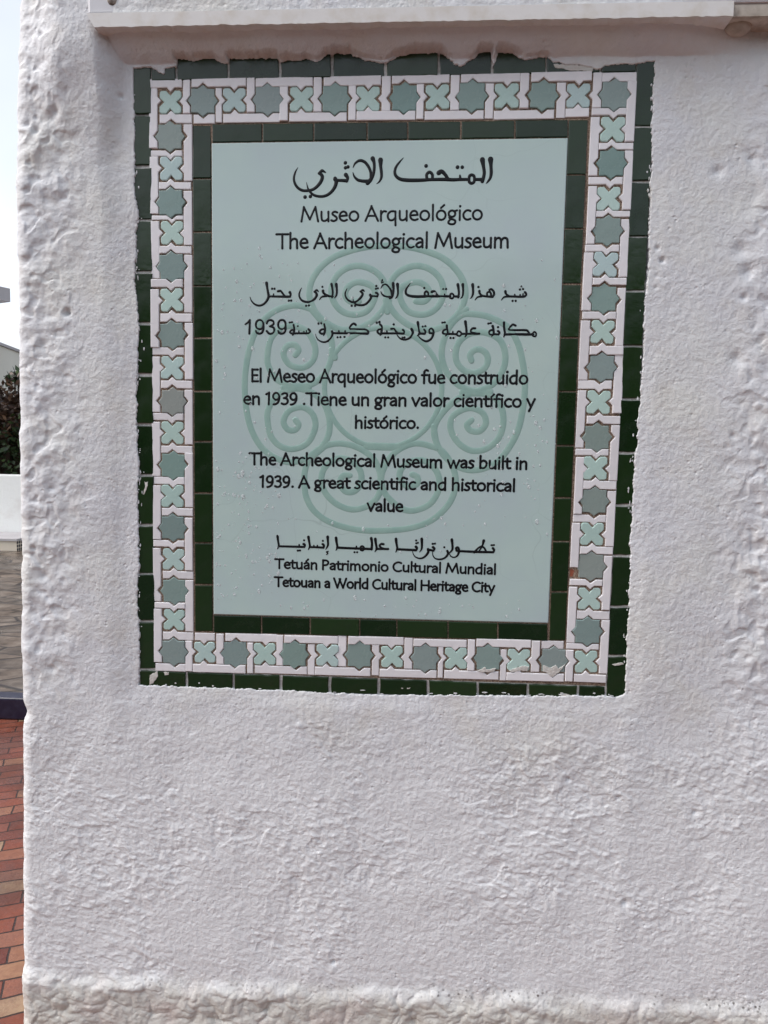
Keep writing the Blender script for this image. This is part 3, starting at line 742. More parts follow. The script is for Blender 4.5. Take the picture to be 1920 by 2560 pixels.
arab('inscription', [((610,690,S1), [
 [(348,110,46),(358,180,36),(372,260,38),(378,320,42),(345,390,38),(290,440,34),(225,455,32),(160,430,28),(115,380,20),(95,325,12)],
 [(380,315,32),(480,316,32),(600,318,36),(700,318,38)],[(708,318,34),(718,280,34),(706,255,44)],
 [(455,278,22),(455,310,30)],[(525,235,38),(565,232,34),(600,275,30),(630,310,30)],
 (433,197,20),(470,197,20),(690,380,20),(725,378,20),
 [(885,185,12),(855,250,24),(850,310,28),(890,375,32),(960,400,36),(1030,390,36),(1085,350,38),(1117,300,40),(1108,262,36),(1082,243,30)],
 [(1082,245,28),(1115,218,32),(1142,238,20)],(955,460,22),(998,455,22),
 [(1215,232,44),(1228,268,34),(1285,303,34),(1360,318,38)],[(1160,365,16),(1195,322,28),(1270,308,34)],(1205,168,18),
 [(1347,130,46),(1358,200,36),(1362,270,36),(1355,325,38)],[(1417,130,46),(1425,200,36),(1425,270,34),(1410,315,26),(1383,348,10)]]),
 ((850,690,S1), [
 [(112,190,14),(85,250,28),(85,310,32),(125,370,36),(200,405,38),(265,385,38),(320,330,38),(348,280,36),(335,255,32),(312,240,26)],
 [(312,240,26),(350,218,32),(373,238,18)],
 [(465,295,44),(478,330,40),(445,385,36),(390,435,34),(320,450,34),(255,440,32),(210,395,24),(198,322,10)],
 [(465,303,34),(520,312,34),(570,312,36)],[(572,312,34),(582,280,32),(556,262,42)],
 (557,155,20),(550,198,20),(582,190,18),(180,458,20),(232,458,20),
 [(628,190,14),(655,145,26),(700,130,30),(745,165,32),(785,230,34),(798,290,36)],[(815,118,48),(822,200,36),(815,270,36),(795,320,40),(768,342,38)],
 [(628,240,14),(650,285,26),(700,315,32),(770,325,40)],[(640,105,24),(670,95,22)],[(640,98,20),(650,66,32)],
 [(882,130,48),(890,210,36),(892,270,34),(875,320,26),(847,348,10)],
 [(1085,108,14),(1040,165,26),(1010,225,34),(1020,280,36),(1080,308,40),(1180,318,42),(1300,315,42),(1420,312,40),(1540,312,36),(1690,312,36)],
 [(1302,300,32),(1303,255,32),(1330,238,32),(1355,260,32),(1356,300,32)],(1295,185,20),
 [(1410,245,42),(1450,238,34),(1485,282,32),(1510,310,30)],[(1606,280,22),(1606,310,32)],(1585,202,20),(1628,202,20)]),
 ((1060,690,S1), [[(300,315,34),(390,315,34)],
 ['c',(398,312,28),(406,280,30),(428,272,30),(450,288,30),(455,315,28),(442,340,30),(422,346,30),(402,335,30)],
 [(460,314,34),(530,318,36)],[(520,135,46),(530,200,36),(535,270,34),(525,325,38)],[(598,135,48),(602,200,36),(600,270,34),(585,320,26),(557,350,10)],
 [(747,135,46),(752,200,36),(752,270,34),(735,320,26),(707,352,10)],
 [(850,235,40),(858,270,32),(900,305,32),(1000,318,34),(1052,320,36)],[(783,370,14),(820,327,26),(890,312,32)],(835,170,20),
 [(1005,213,32),(1035,205,34),(1068,240,34),(1074,285,34),(1050,322,34)],[(972,312,30),(968,265,30),(1000,243,30),(1025,265,30),(1030,305,28)],
 [(1250,240,42),(1258,275,32),(1300,308,32)],[(1187,372,14),(1225,328,26),(1290,316,32),(1400,318,34),(1520,320,34),(1558,302,34),(1570,275,32),(1550,252,36)],
 [(1392,285,22),(1392,315,30)],[(1475,288,22),(1475,315,30)],[(1520,278,24),(1518,312,26)],
 (1497,163,18),(1472,208,19),(1520,202,18),(1360,383,19),(1407,383,19)])])
def nine(x): return [['c',(x-58,165,34),(x-42,112,34),(x,92,34),(x+42,112,34),(x+58,165,34),(x+40,218,34),(x,232,34),(x-42,215,34)],
                     [(x+58,165,34),(x+58,225,36),(x+38,282,36),(x,302,36),(x-42,290,36),(x-56,262,34)]]
arab('inscription', [((600,785,S1), [
 [(85,158,28),(120,132,32),(150,95,28)],[(152,95,32),(150,200,34),(145,300,36)]]+nine(303)+[
 [(412,142,34),(432,105,34),(472,94,34),(510,115,34),(512,158,34),(465,190,34)],[(465,190,34),(515,210,34),(530,252,36),(505,295,36),(455,304,36),(412,262,34)]]+nine(645)+[
 (762,132,18),(800,128,19),[(762,132,26),(800,128,26)],
 [(825,172,40),(834,230,34),(822,300,36),(810,325,22)],[(828,243,30),(788,250,30),(770,282,30),(800,302,30),(826,295,30)],
 [(825,300,34),(920,297,32),(1050,297,36)],[(1050,297,34),(1078,270,34),(1055,238,38)],
 [(905,263,22),(905,295,28)],[(985,268,22),(985,295,26)],[(1022,258,24),(1022,292,26)],(890,188,18),
 [(1295,160,36),(1310,230,36),(1292,305,36),(1283,330,18)],[(1295,232,32),(1245,243,32),(1225,275,34),(1250,302,34),(1292,300,34)],(1205,148,20),(1250,142,20),
 [(1415,272,40),(1420,310,38),(1395,370,34),(1340,420,32),(1280,432,28),(1220,410,22),(1180,370,16),(1160,308,8)],
 [(1420,292,34),(1520,296,34),(1680,297,34)],[(1520,258,24),(1520,290,32)],[(1615,262,28),(1615,290,32)],
 (1500,358,18),(1543,355,19),(1605,353,19)]),
 ((850,785,S1), [
 [(60,297,34),(250,297,36),(420,302,38)],[(425,302,36),(435,270,34),(400,243,34),(330,235,32),(160,230,30)],[(160,232,30),(148,210,32),(180,165,32),(215,148,34),(242,168,36)],
 [(615,160,34),(645,200,36),(637,270,36),(640,300,34)],[(640,232,32),(590,240,32),(575,272,32),(600,302,32),(640,300,32)],[(640,305,30),(618,328,20)],(565,135,20),(605,125,22),
 [(640,298,34),(760,298,34),(880,298,34),(975,302,36)],[(977,300,32),(988,270,32),(968,248,40)],[(720,263,24),(720,295,30)],
 [(790,228,40),(832,230,34),(865,272,32),(895,300,30)],(825,160,20),(695,360,18),(740,360,18),(960,365,19),(992,360,18),
 [(1100,235,44),(1118,280,40),(1095,340,36),(1050,380,32),(990,395,30),(930,380,26),(885,335,18),(866,300,10)],
 [(1195,130,42),(1205,200,34),(1215,260,32),(1220,300,34),(1190,335,22)],[(1215,302,34),(1300,304,34)],[(1302,302,32),(1312,270,34),(1295,243,38)],(1270,195,19),(1310,188,19),
 [(1378,290,32),(1370,250,32),(1400,225,34),(1432,252,36),(1432,310,36),(1400,380,34),(1330,420,34),(1260,395,28),(1210,348,20)],[(1376,292,32),(1425,300,32)]]),
 ((1090,785,S1), [
 [(165,182,42),(174,240,36),(176,300,36),(145,338,22)],[(168,235,32),(120,250,32),(103,285,32),(125,307,32),(172,305,32)],(97,135,19),(135,130,19),[(97,135,26),(135,130,26)],
 [(170,305,34),(310,310,32)],[(258,272,24),(258,305,30)],['c',(318,310,28),(332,276,28),(352,265,28),(378,280,28),(390,305,28),(376,330,28),(355,338,28),(328,328,28)],
 (222,368,19),(267,368,19),[(392,306,34),(460,308,36)],[(450,120,44),(462,200,36),(468,270,36),(465,320,36),(445,352,22)],
 [(600,222,34),(562,222,34),(535,250,32),(545,282,32),(600,292,32)],[(460,308,38),(560,302,40),(660,302,38)],
 [(870,188,40),(882,240,34),(882,310,36),(855,342,22)],[(875,245,32),(830,255,32),(813,290,32),(835,317,32),(880,315,32)],(802,148,18),(842,140,19),[(802,148,26),(842,140,26)],
 [(880,313,34),(955,316,34)],[(958,314,32),(974,285,32),(952,263,36)],(952,203,19),
 [(1042,140,48),(1048,220,36),(1056,300,34),(1040,352,20)],[(1055,315,36),(1200,312,38),(1400,315,40),(1490,315,34)],
 [(1218,178,36),(1180,163,32),(1145,190,32),(1115,232,30)],[(1115,234,30),(1140,248,32),(1280,248,32),(1390,252,34),(1420,282,30),(1440,312,28)],
 ['c',(1478,315,26),(1492,285,27),(1518,277,27),(1537,305,27),(1530,338,27),(1510,346,27),(1488,336,26)]])])
arab('inscription', [((680,1330,S2), [
 [(80,58,38),(88,130,30),(98,190,30),(80,240,16)],[(100,203,32),(300,208,34),(440,212,34)],[(462,212,32),(472,185,32),(455,172,40)],[(390,180,22),(390,208,32)],
 (370,265,18),(402,263,17),(460,118,17),[(370,265,26),(402,263,26)],
 [(522,70,40),(533,140,32),(542,200,30),(520,252,14)],[(540,213,32),(640,217,32),(735,222,34)],[(737,220,32),(745,192,30),(728,175,38)],[(600,192,22),(600,212,28)],[(650,192,22),(650,215,28)],(728,125,17),
 [(797,70,42),(800,130,32),(800,190,30),(768,248,12)],[(805,275,18),(780,285,22),(800,302,18),(782,320,18)],
 [(917,85,42),(925,150,34),(936,215,32),(915,262,14)],[(935,222,36),(1100,230,36),(1250,236,36),(1420,242,36)],[(1208,205,24),(1208,232,32)],(1180,288,17),(1218,288,17),
 ['c',(1262,235,28),(1272,208,28),(1295,202,28),(1315,220,28),(1317,240,28),(1300,262,28),(1275,260,28)],
 [(1420,90,42),(1430,160,34),(1425,245,36)],[(1478,100,42),(1487,170,34),(1497,235,32),(1472,282,14)],[(1495,240,34),(1660,242,34)],
 [(1592,172,36),(1560,170,32),(1540,195,30),(1560,222,30),(1595,235,30)]]),
 ((960,1330,S2), [[(0,242,32),(48,242,34)],
 [(172,100,42),(180,170,34),(190,235,30),(168,288,14)],[(190,245,36),(320,252,36),(455,258,38)],[(460,258,34),(472,230,34),(458,212,42)],(460,120,17),(462,160,17),(485,153,15),
 [(540,100,42),(542,180,34),(537,240,28),(508,287,12)],
 [(630,245,38),(632,285,36),(600,335,32),(550,370,28),(500,375,24),(450,355,18),(420,315,14),(405,268,9)],[(630,250,36),(705,265,34)],[(705,265,32),(722,238,32),(703,218,40)],
 (695,168,18),(730,165,17),[(695,168,24),(730,165,24)],
 [(905,270,34),(915,310,34),(880,360,30),(830,385,28),(780,390,26),(730,375,20),(700,335,16),(695,280,12)],(862,218,17),
 [(970,110,42),(978,180,34),(975,250,32),(930,302,16)],
 [(1038,262,30),(1030,230,32),(1055,220,34),(1070,245,34),(1070,290,34),(1045,340,26),(1000,362,22),(955,345,18),(930,298,12)],[(1035,265,32),(1080,275,34)],
 [(1080,272,34),(1250,280,36),(1400,285,36),(1560,287,34)],[(1562,285,32),(1574,255,34),(1558,233,38)],
 [(1425,125,42),(1410,180,28),(1395,215,26),(1360,272,22)],[(1290,290,34),(1340,235,28),(1390,205,28),(1430,225,28),(1460,275,28)],
 (1537,188,17),(1572,185,16),[(1537,188,24),(1572,185,24)]])])

# --- Latin lettering: pen skeletons of a soft humanist hand (cap height 1). 'L' straight, 'S' smooth, 'C' closed
def ell(cx, cy, rx, ry, n=10): return ['C']+[(cx+rx*math.cos(2*math.pi*i/n), cy+ry*math.sin(2*math.pi*i/n)) for i in range(n)]
NSTEM = ['S',(.12,.46),(.22,.60),(.36,.655),(.48,.60),(.52,.46),(.52,.22),(.525,0)]
ABOWL = [['S',(.11,.57),(.22,.645),(.36,.64),(.455,.52),(.46,.3),(.465,.03)], ['S',(.455,.38),(.30,.37),(.14,.28),(.10,.15),(.17,.04),(.31,.035),(.455,.16)]]
GLY = {
 'A': (.82, [['L',(.04,0),(.39,1.0)],['L',(.38,1.0),(.77,0)],['L',(.18,.34),(.62,.34)]]),
 'C': (.82, [['S',(.73,.90),(.56,.975),(.36,.94),(.16,.76),(.09,.48),(.17,.20),(.37,.03),(.57,.02),(.74,.10)]]),
 'E': (.58, [['L',(.12,.02),(.12,.98)],['L',(.12,.97),(.50,.97)],['L',(.12,.52),(.46,.52)],['L',(.12,.03),(.51,.03)]]),
 'H': (.90, [['L',(.12,0),(.12,1)],['L',(.78,0),(.78,1)],['L',(.12,.52),(.78,.52)]]),
 'M': (1.14,[['L',(.08,0),(.22,.99)],['L',(.22,.99),(.57,.14)],['L',(.57,.14),(.90,.99)],['L',(.90,.99),(1.06,0)]]),
 'P': (.66, [['L',(.13,0),(.13,.98)],['S',(.13,.965),(.36,.97),(.53,.88),(.57,.71),(.49,.54),(.33,.46),(.16,.46)]]),
 'T': (.74, [['L',(.37,0),(.37,.97)],['L',(.02,.97),(.72,.97)]]),
 'W': (1.18,[['L',(.03,1),(.34,.02)],['L',(.34,.02),(.60,.95)],['L',(.52,.95),(.86,.02)],['L',(.86,.02),(1.14,1)]]),
 'a': (.58, ABOWL), 'á': (.58, ABOWL+[['L',(.25,.83),(.40,1.02)]]),
 'b': (.66, [['L',(.12,.03),(.12,1.05)],['S',(.12,.48),(.24,.63),(.40,.65),(.54,.52),(.56,.32),(.48,.11),(.32,.01),(.12,.05)]]),
 'c': (.54, [['S',(.48,.60),(.35,.655),(.20,.60),(.09,.43),(.09,.24),(.18,.07),(.33,.015),(.48,.07)]]),
 'd': (.66, [['L',(.53,0),(.53,1.05)],['S',(.53,.60),(.38,.65),(.22,.60),(.10,.44),(.09,.24),(.18,.06),(.32,.02),(.44,.08),(.53,.22)]]),
 'e': (.58, [['S',(.10,.345),(.30,.36),(.50,.385)],['S',(.50,.385),(.46,.56),(.33,.655),(.18,.60),(.09,.43),(.09,.24),(.19,.07),(.35,.015),(.51,.08)]]),
 'f': (.42, [['S',(.43,.99),(.34,1.03),(.24,.98),(.19,.84),(.185,.5),(.185,0)],['L',(.04,.63),(.39,.64)]]),
 'g': (.60, [ell(.28,.43,.19,.215),['L',(.41,.60),(.56,.65)],['S',(.18,.25),(.13,.17),(.20,.08),(.34,.04),(.46,-.04),(.48,-.15),(.40,-.27),(.24,-.29),(.10,-.22),(.09,-.10),(.20,.05)]]),
 'h': (.65, [['L',(.12,0),(.12,1.05)],NSTEM]),
 'i': (.26, [['L',(.13,0),(.13,.65)],['D',(.145,.93)]]), 'í': (.28, [['L',(.13,0),(.13,.65)],['L',(.12,.82),(.27,1.0)]]),
 'l': (.27, [['L',(.13,0),(.13,1.05)]]),
 'm': (1.0, [['L',(.12,0),(.12,.66)],['S',(.12,.46),(.20,.60),(.32,.655),(.43,.60),(.47,.46),(.475,.22),(.475,0)],['S',(.48,.46),(.57,.60),(.69,.655),(.81,.60),(.85,.46),(.86,.22),(.87,0)]]),
 'n': (.65, [['L',(.12,0),(.12,.66)],NSTEM]),
 'o': (.68, [ell(.34,.335,.255,.32)]), 'ó': (.68, [ell(.34,.335,.255,.32),['L',(.33,.84),(.50,1.02)]]),
 'q': (.66, [['L',(.53,.62),(.54,-.32)],['S',(.53,.60),(.38,.65),(.22,.60),(.10,.44),(.09,.24),(.18,.06),(.32,.02),(.44,.08),(.53,.22)]]),
 'r': (.43, [['L',(.12,0),(.12,.66)],['S',(.12,.40),(.19,.57),(.29,.65),(.41,.63)]]),
 's': (.45, [['S',(.39,.60),(.27,.65),(.14,.60),(.12,.48),(.22,.38),(.33,.29),(.37,.16),(.28,.04),(.16,.01),(.05,.06)]]),
 't': (.42, [['S',(.17,.86),(.17,.45),(.18,.17),(.25,.04),(.38,.05)],['L',(.03,.63),(.38,.64)]]),
 'u': (.65, [['S',(.12,.65),(.12,.32),(.15,.10),(.26,.02),(.40,.06),(.52,.20)],['L',(.525,.65),(.53,0)]]),
 'v': (.58, [['L',(.05,.65),(.28,.02)],['L',(.28,.02),(.53,.65)]]),
 'w': (.88, [['L',(.04,.65),(.25,.02)],['L',(.25,.02),(.44,.60)],['L',(.44,.60),(.63,.02)],['L',(.63,.02),(.84,.65)]]),
 'y': (.58, [['L',(.05,.65),(.30,.04)],['L',(.54,.65),(.19,-.32)]]),
 '1': (.48, [['L',(.10,.86),(.28,.97)],['L',(.28,.98),(.27,0)]]),
 '3': (.58, [['S',(.09,.88),(.24,.97),(.41,.92),(.45,.75),(.37,.60),(.22,.54)],['S',(.22,.54),(.41,.49),(.49,.30),(.41,.09),(.23,.02),(.07,.08)]]),
 '9': (.62, [ell(.30,.68,.21,.285),['S',(.51,.68),(.50,.42),(.42,.18),(.28,.04),(.13,.0)]]),
 '.': (.26, [['D',(.13,.06)]]), ' ': (.30, []),
}
def latin(text, ul, vl, ur, vr, cap, wd, name='inscription'):
    mb = MB(); x = 0; items = []
    for ch in text:
        adv, st = GLY[ch]; items.append((x, st)); x += adv
    lo = min([p[0] for st in items[0][1] for p in st if isinstance(p, tuple)])-wd/2
    hi = items[-1][0]+max([p[0] for st in items[-1][1] for p in st if isinstance(p, tuple)])+wd/2
    k = 1.0/(hi-lo); hw = 0
    # photo pixels shrink slightly down the slab, so measure across this line
    a, b = P(ul, vl), P(ur, vr); W = math.hypot(b[0]-a[0], b[1]-a[1])
    capm = abs(P(ul, vl-cap)[1]-P(ul, vl)[1]); hw = wd*capm/2*1.30
    e = ((b[0]-a[0])/W, (b[1]-a[1])/W)
    wob = random.gauss
    def pt(x, y, w=1.0):
        s = (x-lo)*k*W; t = y*capm
        return (a[0]+e[0]*s-e[1]*t, a[1]+e[1]*s+e[0]*t, hw*w)
    for x0, sts in items:
        for st in sts:
            kind, pts = st[0], [(x0+p[0], p[1]) for p in st[1:]]
            if kind == 'D': q = pt(*pts[0]); dot(mb, q, hw*1.22, RISE); continue
            if kind == 'L':
                (xa, ya), (xb, yb) = pts; n = 5
                ww = [1.04, .97, .94, .97, 1.04]
                line = [pt(xa+(xb-xa)*i/(n-1)+ (0), ya+(yb-ya)*i/(n-1), ww[i]) for i in range(n)]
                sweep(mb, line, RISE)
            else:
                m3 = [pt(*p) for p in pts]; sweep(mb, catmull(m3, 5, kind == 'C'), RISE, kind == 'C')
    return finish(mb, name, M['ink'])
LINES = [('Museo Arqueológico', 751, 554, 1207, 549.5, 36, .135), ('The Archeological Museum', 688.6, 621, 1272, 619, 36, .145),
 ('El Meseo Arqueológico fue construido', 628.3, 954, 1320.5, 960, 31, .165), ('en 1939 .Tiene un gran valor científico y', 608.3, 1010, 1339, 1018, 29.5, .175),
 ('histórico.', 886.7, 1069.7, 1047.3, 1071, 28.5, .175), ('The Archeological Museum was built in', 621.2, 1160.6, 1318.4, 1172.7, 28.5, .18),
 ('1939. A great scientific and historical', 648.2, 1216.8, 1287.5, 1228, 28.0, .18), ('value', 916.3, 1277, 1008.8, 1278.5, 28.0, .185),
 ('Tetuán Patrimonio Cultural Mundial', 685.4, 1419.8, 1239.8, 1435.2, 23.2, .19), ('Tetouan a World Cultural Heritage City', 684.5, 1465.0, 1237.8, 1479.9, 23.2, .195)]
for ln in LINES: latin(*ln)

# --- scrollwork emblem, traced as pen strokes
E_ = (580, 600, .4581)
def emblem():
    mb = MB()
    def st(pts, w=40, closed=False):
        q = []
        for i, p in enumerate(pts):
            ww = p[2] if len(p) > 2 else w
            q.append((*P(E_[0]+p[0]*E_[2], E_[1]+p[1]*E_[2]), ww*E_[2]*PXM/2))
        sweep(mb, catmull(q, 7, closed), .0006, closed)
    st([(825+320*math.cos(a*math.pi/12), 805+326*math.sin(a*math.pi/12)) for a in range(24)], 34, True)
    TL = [(850,32),(780,34),(700,45),(620,68),(545,100),(480,155),(437,220),(422,290),(435,350),(465,405),(520,455),(600,490),(700,478),(780,430),(830,370),(848,310),(832,235),(785,175),(700,142),(620,158),(562,210),(542,280),(560,345),(605,392),(670,408),(740,385),(780,310),(765,255),(690,230),(635,255),(618,300),(645,335),(690,335)]
    st(TL); st([(1696-x, y) for x, y in TL])
    st([(848,330,60),(848,390,40)])
    # left pair
    st([(350,804),(440,785),(505,730),(540,650),(545,560),(515,475),(455,395),(400,366),(330,358),(240,385),(170,440),(120,520),(90,620),(74,720),(70,800),(76,900),(95,1000),(130,1085),(180,1150),(250,1195),(330,1213),(430,1180),(500,1115),(530,1050),(530,970),(500,890),(440,835),(350,806)])
    U = [(350,802),(250,765),(200,690),(195,620),(215,535),(270,482),(340,470),(415,505),(455,590),(440,660),(385,697),(315,680),(282,625),(300,580),(340,572),(364,600),(348,626)]
    st(U); st([(x, 1610-y) for x, y in U]); st([(290,804,56),(410,804,56)])
    # right pair
    st([(1325,828),(1240,795),(1172,720),(1145,640),(1152,560),(1190,470),(1250,412),(1310,404),(1400,420),(1500,472),(1558,560),(1588,680),(1598,790),(1590,900),(1560,1040),(1500,1150),(1430,1222),(1330,1256),(1240,1240),(1160,1180),(1110,1090),(1108,1010),(1165,925),(1240,862),(1325,832)])
    st([(1325,828),(1420,790),(1480,705),(1490,620),(1460,545),(1380,505),(1290,515),(1232,570),(1222,650),(1260,708),(1322,725),(1380,697),(1396,645),(1372,606),(1330,598),(1300,625),(1306,656)])
    st([(1325,832),(1420,852),(1470,915),(1480,1000),(1455,1080),(1390,1138),(1310,1150),(1240,1112),(1195,1040),(1200,970),(1250,930),(1310,918),(1368,945),(1385,1000),(1352,1043),(1302,1040),(1282,1010),(1305,985)])
    st([(1265,830,56),(1400,830,56)])
    # bottom pair
    st([(812,1300),(800,1245),(760,1182),(680,1130),(580,1110),(490,1132),(430,1180),(402,1245),(395,1310),(405,1400),(450,1480),(540,1542),(680,1580),(820,1586),(980,1570),(1100,1522),(1190,1430),(1220,1330),(1205,1240),(1150,1155),(1085,1125),(1000,1110),(920,1138),(860,1190),(822,1262),(814,1310)])
    st([(811,1300),(808,1370),(780,1420),(725,1458),(650,1470),(570,1440),(510,1380),(488,1310),(508,1240),(575,1192),(650,1205),(698,1255),(705,1320),(670,1370),(620,1372),(590,1330),(605,1288),(640,1285)])
    st([(814,1310),(828,1370),(865,1418),(930,1468),(1000,1475),(1080,1440),(1125,1370),(1130,1300),(1100,1240),(1040,1202),(960,1215),(918,1262),(922,1315),(965,1345),(1010,1330),(1012,1295),(985,1280)])
    st([(440,1180,44),(530,1110,30)]); st([(1100,1020,40),(1120,1130,36)]); st([(545,600,40),(560,640,44)]); st([(440,380,50),(480,430,46)]); st([(1240,400,50),(1275,380,40)]); st([(740,1125,50),(900,1130,50)])
    return finish(mb, 'emblem', M['emblem'])
emblem()

# --- paint daubs left on the tiles
def daub(pts, y, s=None):
    q = [P(*(s(*p) if s else p)) for p in pts]
    q = rough(q, .0007, .003)
    t = tile('paint_smear', q, M['plaster'], plaque, -.003, y, .0004); child(t); return t
def z6(x, y): return (900+x*.45811, 1400+y*.45811)
def z5(x, y): return (300+x*.36166, 1350+y*.36166)
daub([(638,602),(660,597),(682,582),(690,597),(715,594),(742,588),(733,607),(700,612),(660,610)], -.0066, z6)
daub([(812,602),(850,590),(890,576),(922,580),(914,604),(870,603),(832,610)], -.0066, z6)
daub([(1000,573),(1040,588),(1068,571),(1082,594),(1118,569),(1085,613),(1047,640),(1018,612),(995,608)], -.0066, z6)
daub([(1090,733),(1130,730),(1190,752),(1290,760),(1330,768),(1280,785),(1190,776),(1110,757)], -.0060, z6)
daub([(225,697),(237,697),(236,703),(226,704)], -.0056, z6); daub([(255,698),(275,696),(272,702),(258,704)], -.0056, z6)
daub([(1375,570),(1430,560),(1440,567),(1390,577)], -.0060, z6)
daub([(250,1255),(262,1270),(293,1262),(290,1300),(275,1345),(255,1392),(238,1392),(250,1350),(262,1310)], -.0058, lambda x, y: (300+x*.24111, 900+y*.24111))
daub([(205,935),(260,905),(262,940),(232,990),(205,1000)], -.0058, z5); daub([(302,912),(340,914),(338,932),(310,936)], -.0058, z5)
daub([(690,290),(760,291),(880,300),(866,322),(765,318),(700,305)], -.0060, z2)

def flecks():
    mb = MB(); r = random.Random(21); n = len(EDGE); cx, cz = EDGE.mean(0)
    for _ in range(240):
        i = r.randrange(n); t = r.random(); p = EDGE[i]*(1-t)+EDGE[(i+1) % n]*t
        if p[1]-Z0 > .46: continue
        d = EDGE[(i+1) % n]-EDGE[i]; L_ = np.hypot(*d)+1e-9; d = d/L_; nrm = np.array([-d[1], d[0]])
        if np.dot(nrm, np.array([cx, cz])-p) < 0: nrm = -nrm
        p = p+nrm*(abs(r.gauss(0, .0028))+.0008); w_, h_ = r.uniform(.0008, .0045), r.uniform(.0005, .0014)
        ring = [(p+d*w_*math.cos(a)*r.uniform(.6, 1.3)+nrm*h_*math.sin(a)*r.uniform(.6, 1.3)) for a in [k*math.pi/4 for k in range(8)]]
        y = -.0062
        mb.add([(q[0], y+.0012, q[1]) for q in ring]+[(p[0]+(q[0]-p[0])*.8, y, p[1]+(q[1]-p[1])*.8) for q in ring],
               [(k, (k+1) % 8, 8+(k+1) % 8, 8+k) for k in range(8)]+[tuple(range(8, 16))])
    o = mb.build('paint_flecks', M['plaster'], plaque, False, (0, 0, 0)); child(o); o['kind'] = 'stuff'
flecks()

# --- raindrops on the slab: past counting, one object
def drops():
    mb = MB(); r = random.Random(5); n = 0
    zones = [(540,1130,700,1500,190),(540,620,760,1120,90),(700,1490,1350,1545,40),(1180,1000,1390,1340,70),(560,640,1400,900,60),(1000,900,1390,1100,25),(700,1290,1200,1380,25)]
    for (u0, v0, u1, v1, k) in zones:
        for _ in range(k):
            u, v = r.uniform(u0, u1), r.uniform(v0, v1)
            R = r.choice([1.0,1.2,1.5,1.5,1.8,2,2.4,2.6,3.2,4.2])*PXM*r.uniform(.8, 1.2); el = r.uniform(1.0, 1.6) if R > 2*PXM else 1
            c = P(u, v); vs = []; fs = []; m_ = 10
            for s in (0, 40, 70):
                a = math.radians(s)
                vs += [(c[0]+R*math.cos(a)*math.cos(2*math.pi*i/m_), YP-.00005-R*.34*math.sin(a), c[1]+R*el*math.cos(a)*math.sin(2*math.pi*i/m_)-(R*.15*(1-math.cos(a)))) for i in range(m_)]
            vs.append((c[0], YP-.00005-R*.34, c[1]-R*.2))
            for q in range(2):
                for i in range(m_): j = (i+1) % m_; fs.append((q*m_+i, q*m_+j, (q+1)*m_+j, (q+1)*m_+i))
            for i in range(m_): fs.append((2*m_+i, 2*m_+(i+1) % m_, 3*m_))
            fs.append(tuple(range(m_))[::-1])
            mb.add(vs, fs)
    o = mb.build('raindrops', M['water'], None, True)
    tag(o, 'clear raindrops beaded on the pale green plaque slab', 'raindrops', kind='stuff')
drops()

# ------------------------------------------------------------------ the board above the plaque
def sign_board():
    root = empty('sign_board', (0, -.03, Z0+.57))
    tag(root, 'white painted board with a cream bottom rim fixed across the pillar above the plaque', 'sign board')
    inv = Matrix.Translation((0, .03, -(Z0+.57)))
    yf = -.054
    xl, zb = P(236, 58, yf); xr, zb2 = P(1832, 52, yf)
    zb = (zb+zb2)/2; rim = .020
    b = MB(); b.box((xl-.012, yf+.003, zb+rim), (.92, .006, zb+.46)); f = b.build('face_panel', M['board'], root); f.matrix_parent_inverse = inv
    bv = f.modifiers.new('bevel', 'BEVEL'); bv.width = .004; bv.segments = 2
    # rim with its ragged painted lower edge
    n = 150; mb = MB(); rr = random.Random(3)
    vs = []
    for i in range(n+1):
        t = i/n; x = xl+(xr-xl)*t; dz = .0014*float(fbm(np.array([x]), np.array([.2]), 60, 3, 1)[0])
        if i == 0: x -= .0; 
        vs += [(x-(.012 if i == 0 else 0), yf-.001, zb+rim), (x, yf-.001, zb+dz), (x, .004, zb+dz*.5), (x, .004, zb+rim)]
    fs = []
    for i in range(n):
        for k in range(4): a = 4*i+k; c_ = 4*i+(k+1) % 4; fs.append((a, c_, c_+4, a+4))
    fs += [(0,1,2,3), (4*n+3,4*n+2,4*n+1,4*n)]
    mb.add(vs, fs); o = mb.build('bottom_rim', M['rim'], root); o.matrix_parent_inverse = inv
    # bare strip beyond the rim on the right
    b = MB(); b.box((xr+.001, yf+.006, zb+.003), (.92, .003, zb+rim-.001)); o = b.build('bare_edge', M['bare'], root); o.matrix_parent_inverse = inv
    # bolt under the right end
    px, pz = P(1850, 68, -.03)
    bm = bmesh.new(); bmesh.ops.create_uvsphere(bm, u_segments=16, v_segments=10, radius=.017)
    for v in bm.verts: v.co.x *= 1.15; v.co.z *= .60
    bmesh.ops.translate(bm, verts=bm.verts, vec=(px, -.020, pz+.004))
    me = D.meshes.new('bolt'); bm.to_mesh(me); bm.free(); me.polygons.foreach_set('use_smooth', [True]*len(me.polygons))
    o = link('bolt', me, M['bare'], root); o.matrix_parent_inverse = inv
    # screw head on the face at the left
    px, pz = P(279, 0, yf)
    bm = bmesh.new(); bmesh.ops.create_uvsphere(bm, u_segments=14, v_segments=8, radius=.008)
    for v in bm.verts: v.co.y *= .5
    bmesh.ops.translate(bm, verts=bm.verts, vec=(px, yf+.003, pz+.002))
    me = D.meshes.new('screw_head'); bm.to_mesh(me); bm.free()
    o = link('screw_head', me, M['iron'], root); o.matrix_parent_inverse = inv
sign_board()

